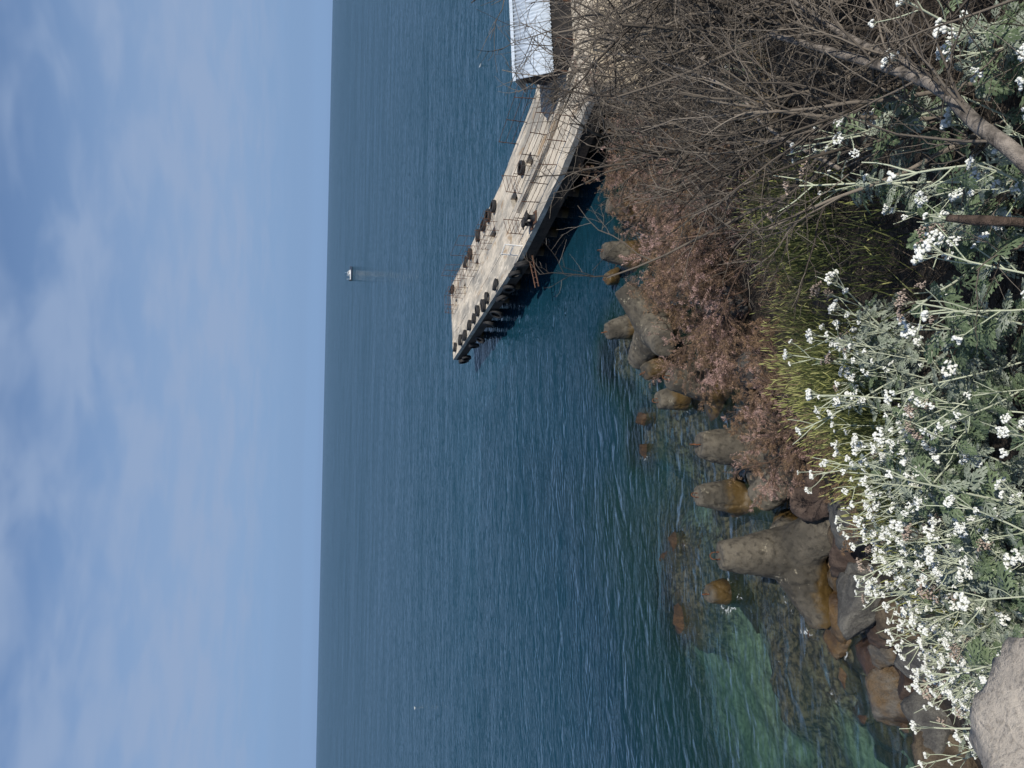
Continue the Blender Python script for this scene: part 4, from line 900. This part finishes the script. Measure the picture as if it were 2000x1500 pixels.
def stem_proto(seed, L, r=.0038):
    rg = np.random.default_rng(seed); P = grow(np.zeros((1, 3)), np.array([[rg.normal(0, .12), rg.normal(0, .12), 1.0]]), np.array([L]), 9, .05, .02, rg)
    T = [tubes(P, radii(1, 9, r, r * .62), 7)]
    nb = 4; s, d, L1 = sprout(P, np.array([L]), nb, .62, .95, .35, .75, .16, .34, rg); P1 = grow(s, d, L1, 5, .06, .10, rg); T.append(tubes(P1, radii(nb, 5, r * .55, r * .36), 5))
    ends = [(P[0, -1], P[0, -1] - P[0, -2])] + [(P1[i, -1], P1[i, -1] - P1[i, -2]) for i in range(nb)]
    lv = []
    for t in np.linspace(.10, .80, 9):
        i = int(t * 8); p = P[0, i] * (1 - (t * 8 - i)) + P[0, min(i + 1, 8)] * (t * 8 - i); lv.append((p, rg.uniform(0, 6.28), rg.uniform(.2, .8), rg.uniform(.75, 1.15) * (1.2 - .5 * t)))
    me = np_mesh('stem', *cat_vf(T), M_STEM, True)
    # joined small leaves for plants farther off
    Vs, Fl, o = [], [], 0
    for j in range(15):
        t = rg.uniform(.03, .85); i = int(t * 8); p = P[0, i]; ls = LEAVES[int(rg.integers(0, 6))]; n = len(ls.vertices); co = np.empty(n * 3); ls.vertices.foreach_get('co', co); co = co.reshape(-1, 3) * rg.uniform(.4, .8)
        mx = np.array((Matrix.Rotation(rg.uniform(0, 6.28), 3, 'Z') @ Matrix.Rotation(-rg.uniform(.1, 1.1), 3, 'Y'))); Vs.append(co @ mx.T + p); Fl += [tuple(v + o for v in f.vertices) for f in ls.polygons]; o += n
    fo = py_mesh('foliage', np.vstack(Vs), Fl, M_RLEAFS if seed % 3 else M_RLEAF, True)
    return me, ends, lv, fo
STEMS = [stem_proto(500 + i, .48 + .06 * i, .0038 + .0003 * i) for i in range(6)]
def frame_mat(p, d, spin=0.0, sc=1.0):
    q = Vector([float(c) for c in d]).to_track_quat('Z', 'Y').to_matrix().to_4x4()
    return Matrix.Translation([float(c) for c in p]) @ q @ Matrix.Rotation(spin, 4, 'Z') @ Matrix.Scale(sc, 4)
def ragwort(x, y, label, n_st, sc, near, rg, group, dry=0.10, lean=0.30, cl=(1, 4)):
    e = thing('silver_ragwort', (x, y, land1(x, y) - .02), label, 'plant', group)
    for k_ in range(n_st):
        me, ends, lv, fo = STEMS[int(rg.integers(0, 6))]; s = sc * rg.uniform(.75, 1.15)
        tl = Vector((rg.normal(-.03, lean), rg.normal(.10, lean), 1)).normalized()
        mw = Matrix.Translation((rg.normal(0, .07) * sc, rg.normal(0, .07) * sc, 0)) @ tl.to_track_quat('Z', 'Y').to_matrix().to_4x4() @ Matrix.Rotation(rg.uniform(0, 6.28), 4, 'Z') @ Matrix.Scale(s, 4)
        st = obj('stem', me, e, mw); isdry = rg.random() < dry
        for j, (p, d) in enumerate(ends[:int(rg.integers(cl[0], cl[1] + 1))]):
            cm = (DRY if isdry else CLUST)[int(rg.integers(0, 2 if isdry else 4))]
            obj('flower_cluster', cm, st, frame_mat(p, d, rg.uniform(0, 6.28), (1.15 if j == 0 else .85) * rg.uniform(.6, 1.15) / max(.8, s)))
        if near:
            for p, a, b, ls in lv:
                obj('leaf', LEAVES[int(rg.integers(0, 6))], st, Matrix.Translation([float(c) for c in p]) @ Matrix.Rotation(a, 4, 'Z') @ Matrix.Rotation(-b, 4, 'Y') @ Matrix.Scale(ls, 4))
        obj('foliage', fo, st, kind='stuff')
def scatter(fn, n, x0, x1, y0, y1, dmin, rg):
    out = []; tries = 0
    while len(out) < n and tries < 6000:
        tries += 1; x, y = rg.uniform(x0, x1), rg.uniform(y0, y1)
        if fn(x, y) and all((x - a) ** 2 + (y - b) ** 2 > dmin * dmin for a, b in out): out.append((x, y))
    return sorted(out)
rg = np.random.default_rng(900)
_SY = [0, 400, 480, 500, 600, 700, 800, 900, 1000, 1100, 1200, 1300, 1400, 1500, 1700]
_SX = [1600, 1560, 1480, 1470, 1490, 1570, 1615, 1630, 1670, 1695, 1730, 1770, 1810, 1850, 1900]
def to_pix(p):
    d = Vector(p) - Vector((0, 0, CAM_H)); w = d.dot(fw)
    return 1000 - F_PX * d.dot(cu) / w, 750 - F_PX * d.dot(cr) / w
def below_brow(x, y, h):
    px, py = to_pix((x, y, land1(x, y) + h)); return px > np.interp(py, _SY, _SX)
rows = [
 ('first', scatter(lambda x, y: not (x < -.52 and y < 1.6), 16, -.75, 1.15, 1.10, 1.75, .17, rg), 3, .80, True),
 ('second', scatter(lambda x, y: below_brow(x, y, .60), 22, -1.25, 1.1, 1.75, 2.5, .20, rg), 3, .85, True),
 ('third', scatter(lambda x, y: x < .15 + .3 * (y - 2.5) and below_brow(x, y, .60), 32, -1.7, .8, 2.5, 3.2, .16, rg), 6, .80, False),
 ('fourth', scatter(lambda x, y: x < .0 and below_brow(x, y, .60), 34, -2.4, .1, 3.15, 4.0, .16, rg), 6, .75, False),
 ('fifth', scatter(lambda x, y: x < -.3 and below_brow(x, y, .60), 20, -3.2, -.3, 3.9, 4.9, .22, rg), 5, .75, False)]
for lab, spots, n_st, sc, near in rows:
    for i, (x, y) in enumerate(spots):
        ragwort(x, y, 'silver ragwort with white buds, %s row from the viewer, %s from the pale boulder' % (lab, ordinal(i)), n_st, sc, near, rg, 'silver ragwort plants on the bank')
for i, (x, y) in enumerate([(3.3, 6.3), (3.6, 6.7), (3.05, 6.6), (3.9, 7.4), (3.4, 7.3)]):
    ragwort(x, y, 'silver ragwort growing among the bare shrubs near the cream wall, %s from the viewer' % ORD[i], 5, .9, False, rg, 'silver ragwort among the bare shrubs', .1, .4)

# ------------------------------------------------------------------ grass, straw, litter
def blades(n, fn, x0, x1, y0, y1, h0, h1, w, lean, rg):
    x = rg.uniform(x0, x1, n * 3); y = rg.uniform(y0, y1, n * 3); dn = fbm(np.stack([x, y, 0 * x], -1) * 1.9, 21, 2)
    ok = fn(x, y) & (dn + rg.normal(0, .22, len(x)) > -.02); x, y = x[ok][:n], y[ok][:n]; n = len(x)
    st = np.stack([x, y, land(x, y) - .02], -1); d = np.stack([rg.normal(-.05, lean, n), rg.normal(.12, lean, n), np.ones(n)], -1); L = rg.uniform(h0, h1, n)
    P = grow(st, d, L, 5, .07, -.05, rg); wd = w * np.array([.8, 1, .85, .5, .05])
    side = norm(np.cross(P[:, -1] - P[:, 0], rg.normal(size=(n, 3)))); V = np.stack([P + side[:, None] * wd[None, :, None], P - side[:, None] * wd[None, :, None]], 2)
    idx = np.arange(n * 10).reshape(n, 5, 2); Fq = np.stack([idx[:, :-1, 0], idx[:, :-1, 1], idx[:, 1:, 1], idx[:, 1:, 0]], -1).reshape(-1, 4)
    return P, V.reshape(-1, 3), Fq
def ears(P, frac, rg, l0, l1, r):
    Q = P[rg.random(len(P)) < frac]; n = len(Q); L = rg.uniform(l0, l1, n); d = norm(Q[:, -1] - Q[:, -2]); E = grow(Q[:, -1] - d * .01, d, L, 4, .06, -.06, rg)
    return tubes(E, np.tile(np.array([.25, 1, .8, .08]) * r, (n, 1)), 4)
rg = np.random.default_rng(77)
gz = lambda x, y: (y > 2.7 + .2 * x) & (y < 5.6 + .6 * x) & (x > -1.6 + .12 * y) & (x < .45 + .24 * y)
P, V, Fq = blades(12000, gz, -1.4, 2.9, 2.2, 6.8, .16, .52, .0028, .30, rg)
obj('grass', np_mesh('grass', V, Fq, M_GRASS), None, label='green grass covering the brow of the bank among the silver plants', category='grass', kind='stuff')
obj('grass_ears', np_mesh('grass_ears', *ears(P, .38, rg, .035, .07, .0042), M_SEED, True), None, label='yellow green ears standing above the grass on the brow', category='grass', kind='stuff')
gz2 = lambda x, y: (y > 4.5) & (y < 9.5) & (x > -1.6) & (x < 3.2)
P, V, Fq = blades(3000, gz2, -1.6, 3.4, 4.4, 9.5, .25, .55, .0045, .3, rg)
obj('dry_grass', np_mesh('dry_grass', V, Fq, M_DRYGRASS), None, label='dry straw grass on the slope below the brow', category='grass', kind='stuff')
n = 16000; x = rg.uniform(.3, 7.5, n); y = 1.0 + 13 * rg.random(n) ** 1.7; z = land(x, y) + rg.uniform(0, .05, n)
d = np.stack([rg.normal(0, 1, n), rg.normal(0, 1, n), rg.normal(.1, .35, n)], -1)
obj('twig_litter', np_mesh('twig_litter', *tubes(grow(np.stack([x, y, z], -1), d, rg.uniform(.05, .32, n), 3, .2, 0, rg), radii(n, 3, .0026, .0012), 3), M_LITTER), None, label='dry twig litter covering the ground under the bare shrubs', category='litter', kind='stuff')

# ------------------------------------------------------------------ pale boulder at the viewer's feet
q = at(2030, 1460, 1.95)
rock('large pale sunlit boulder beside the viewer, in front of the silver plants', 0, 0, 0, 0, mat=M_PALE, seed=71, p=Vector((q.x - .05, q.y - .06, q.z - .16)), size=(.27, .30, .22), name='boulder', group='pale boulder', sub=5)
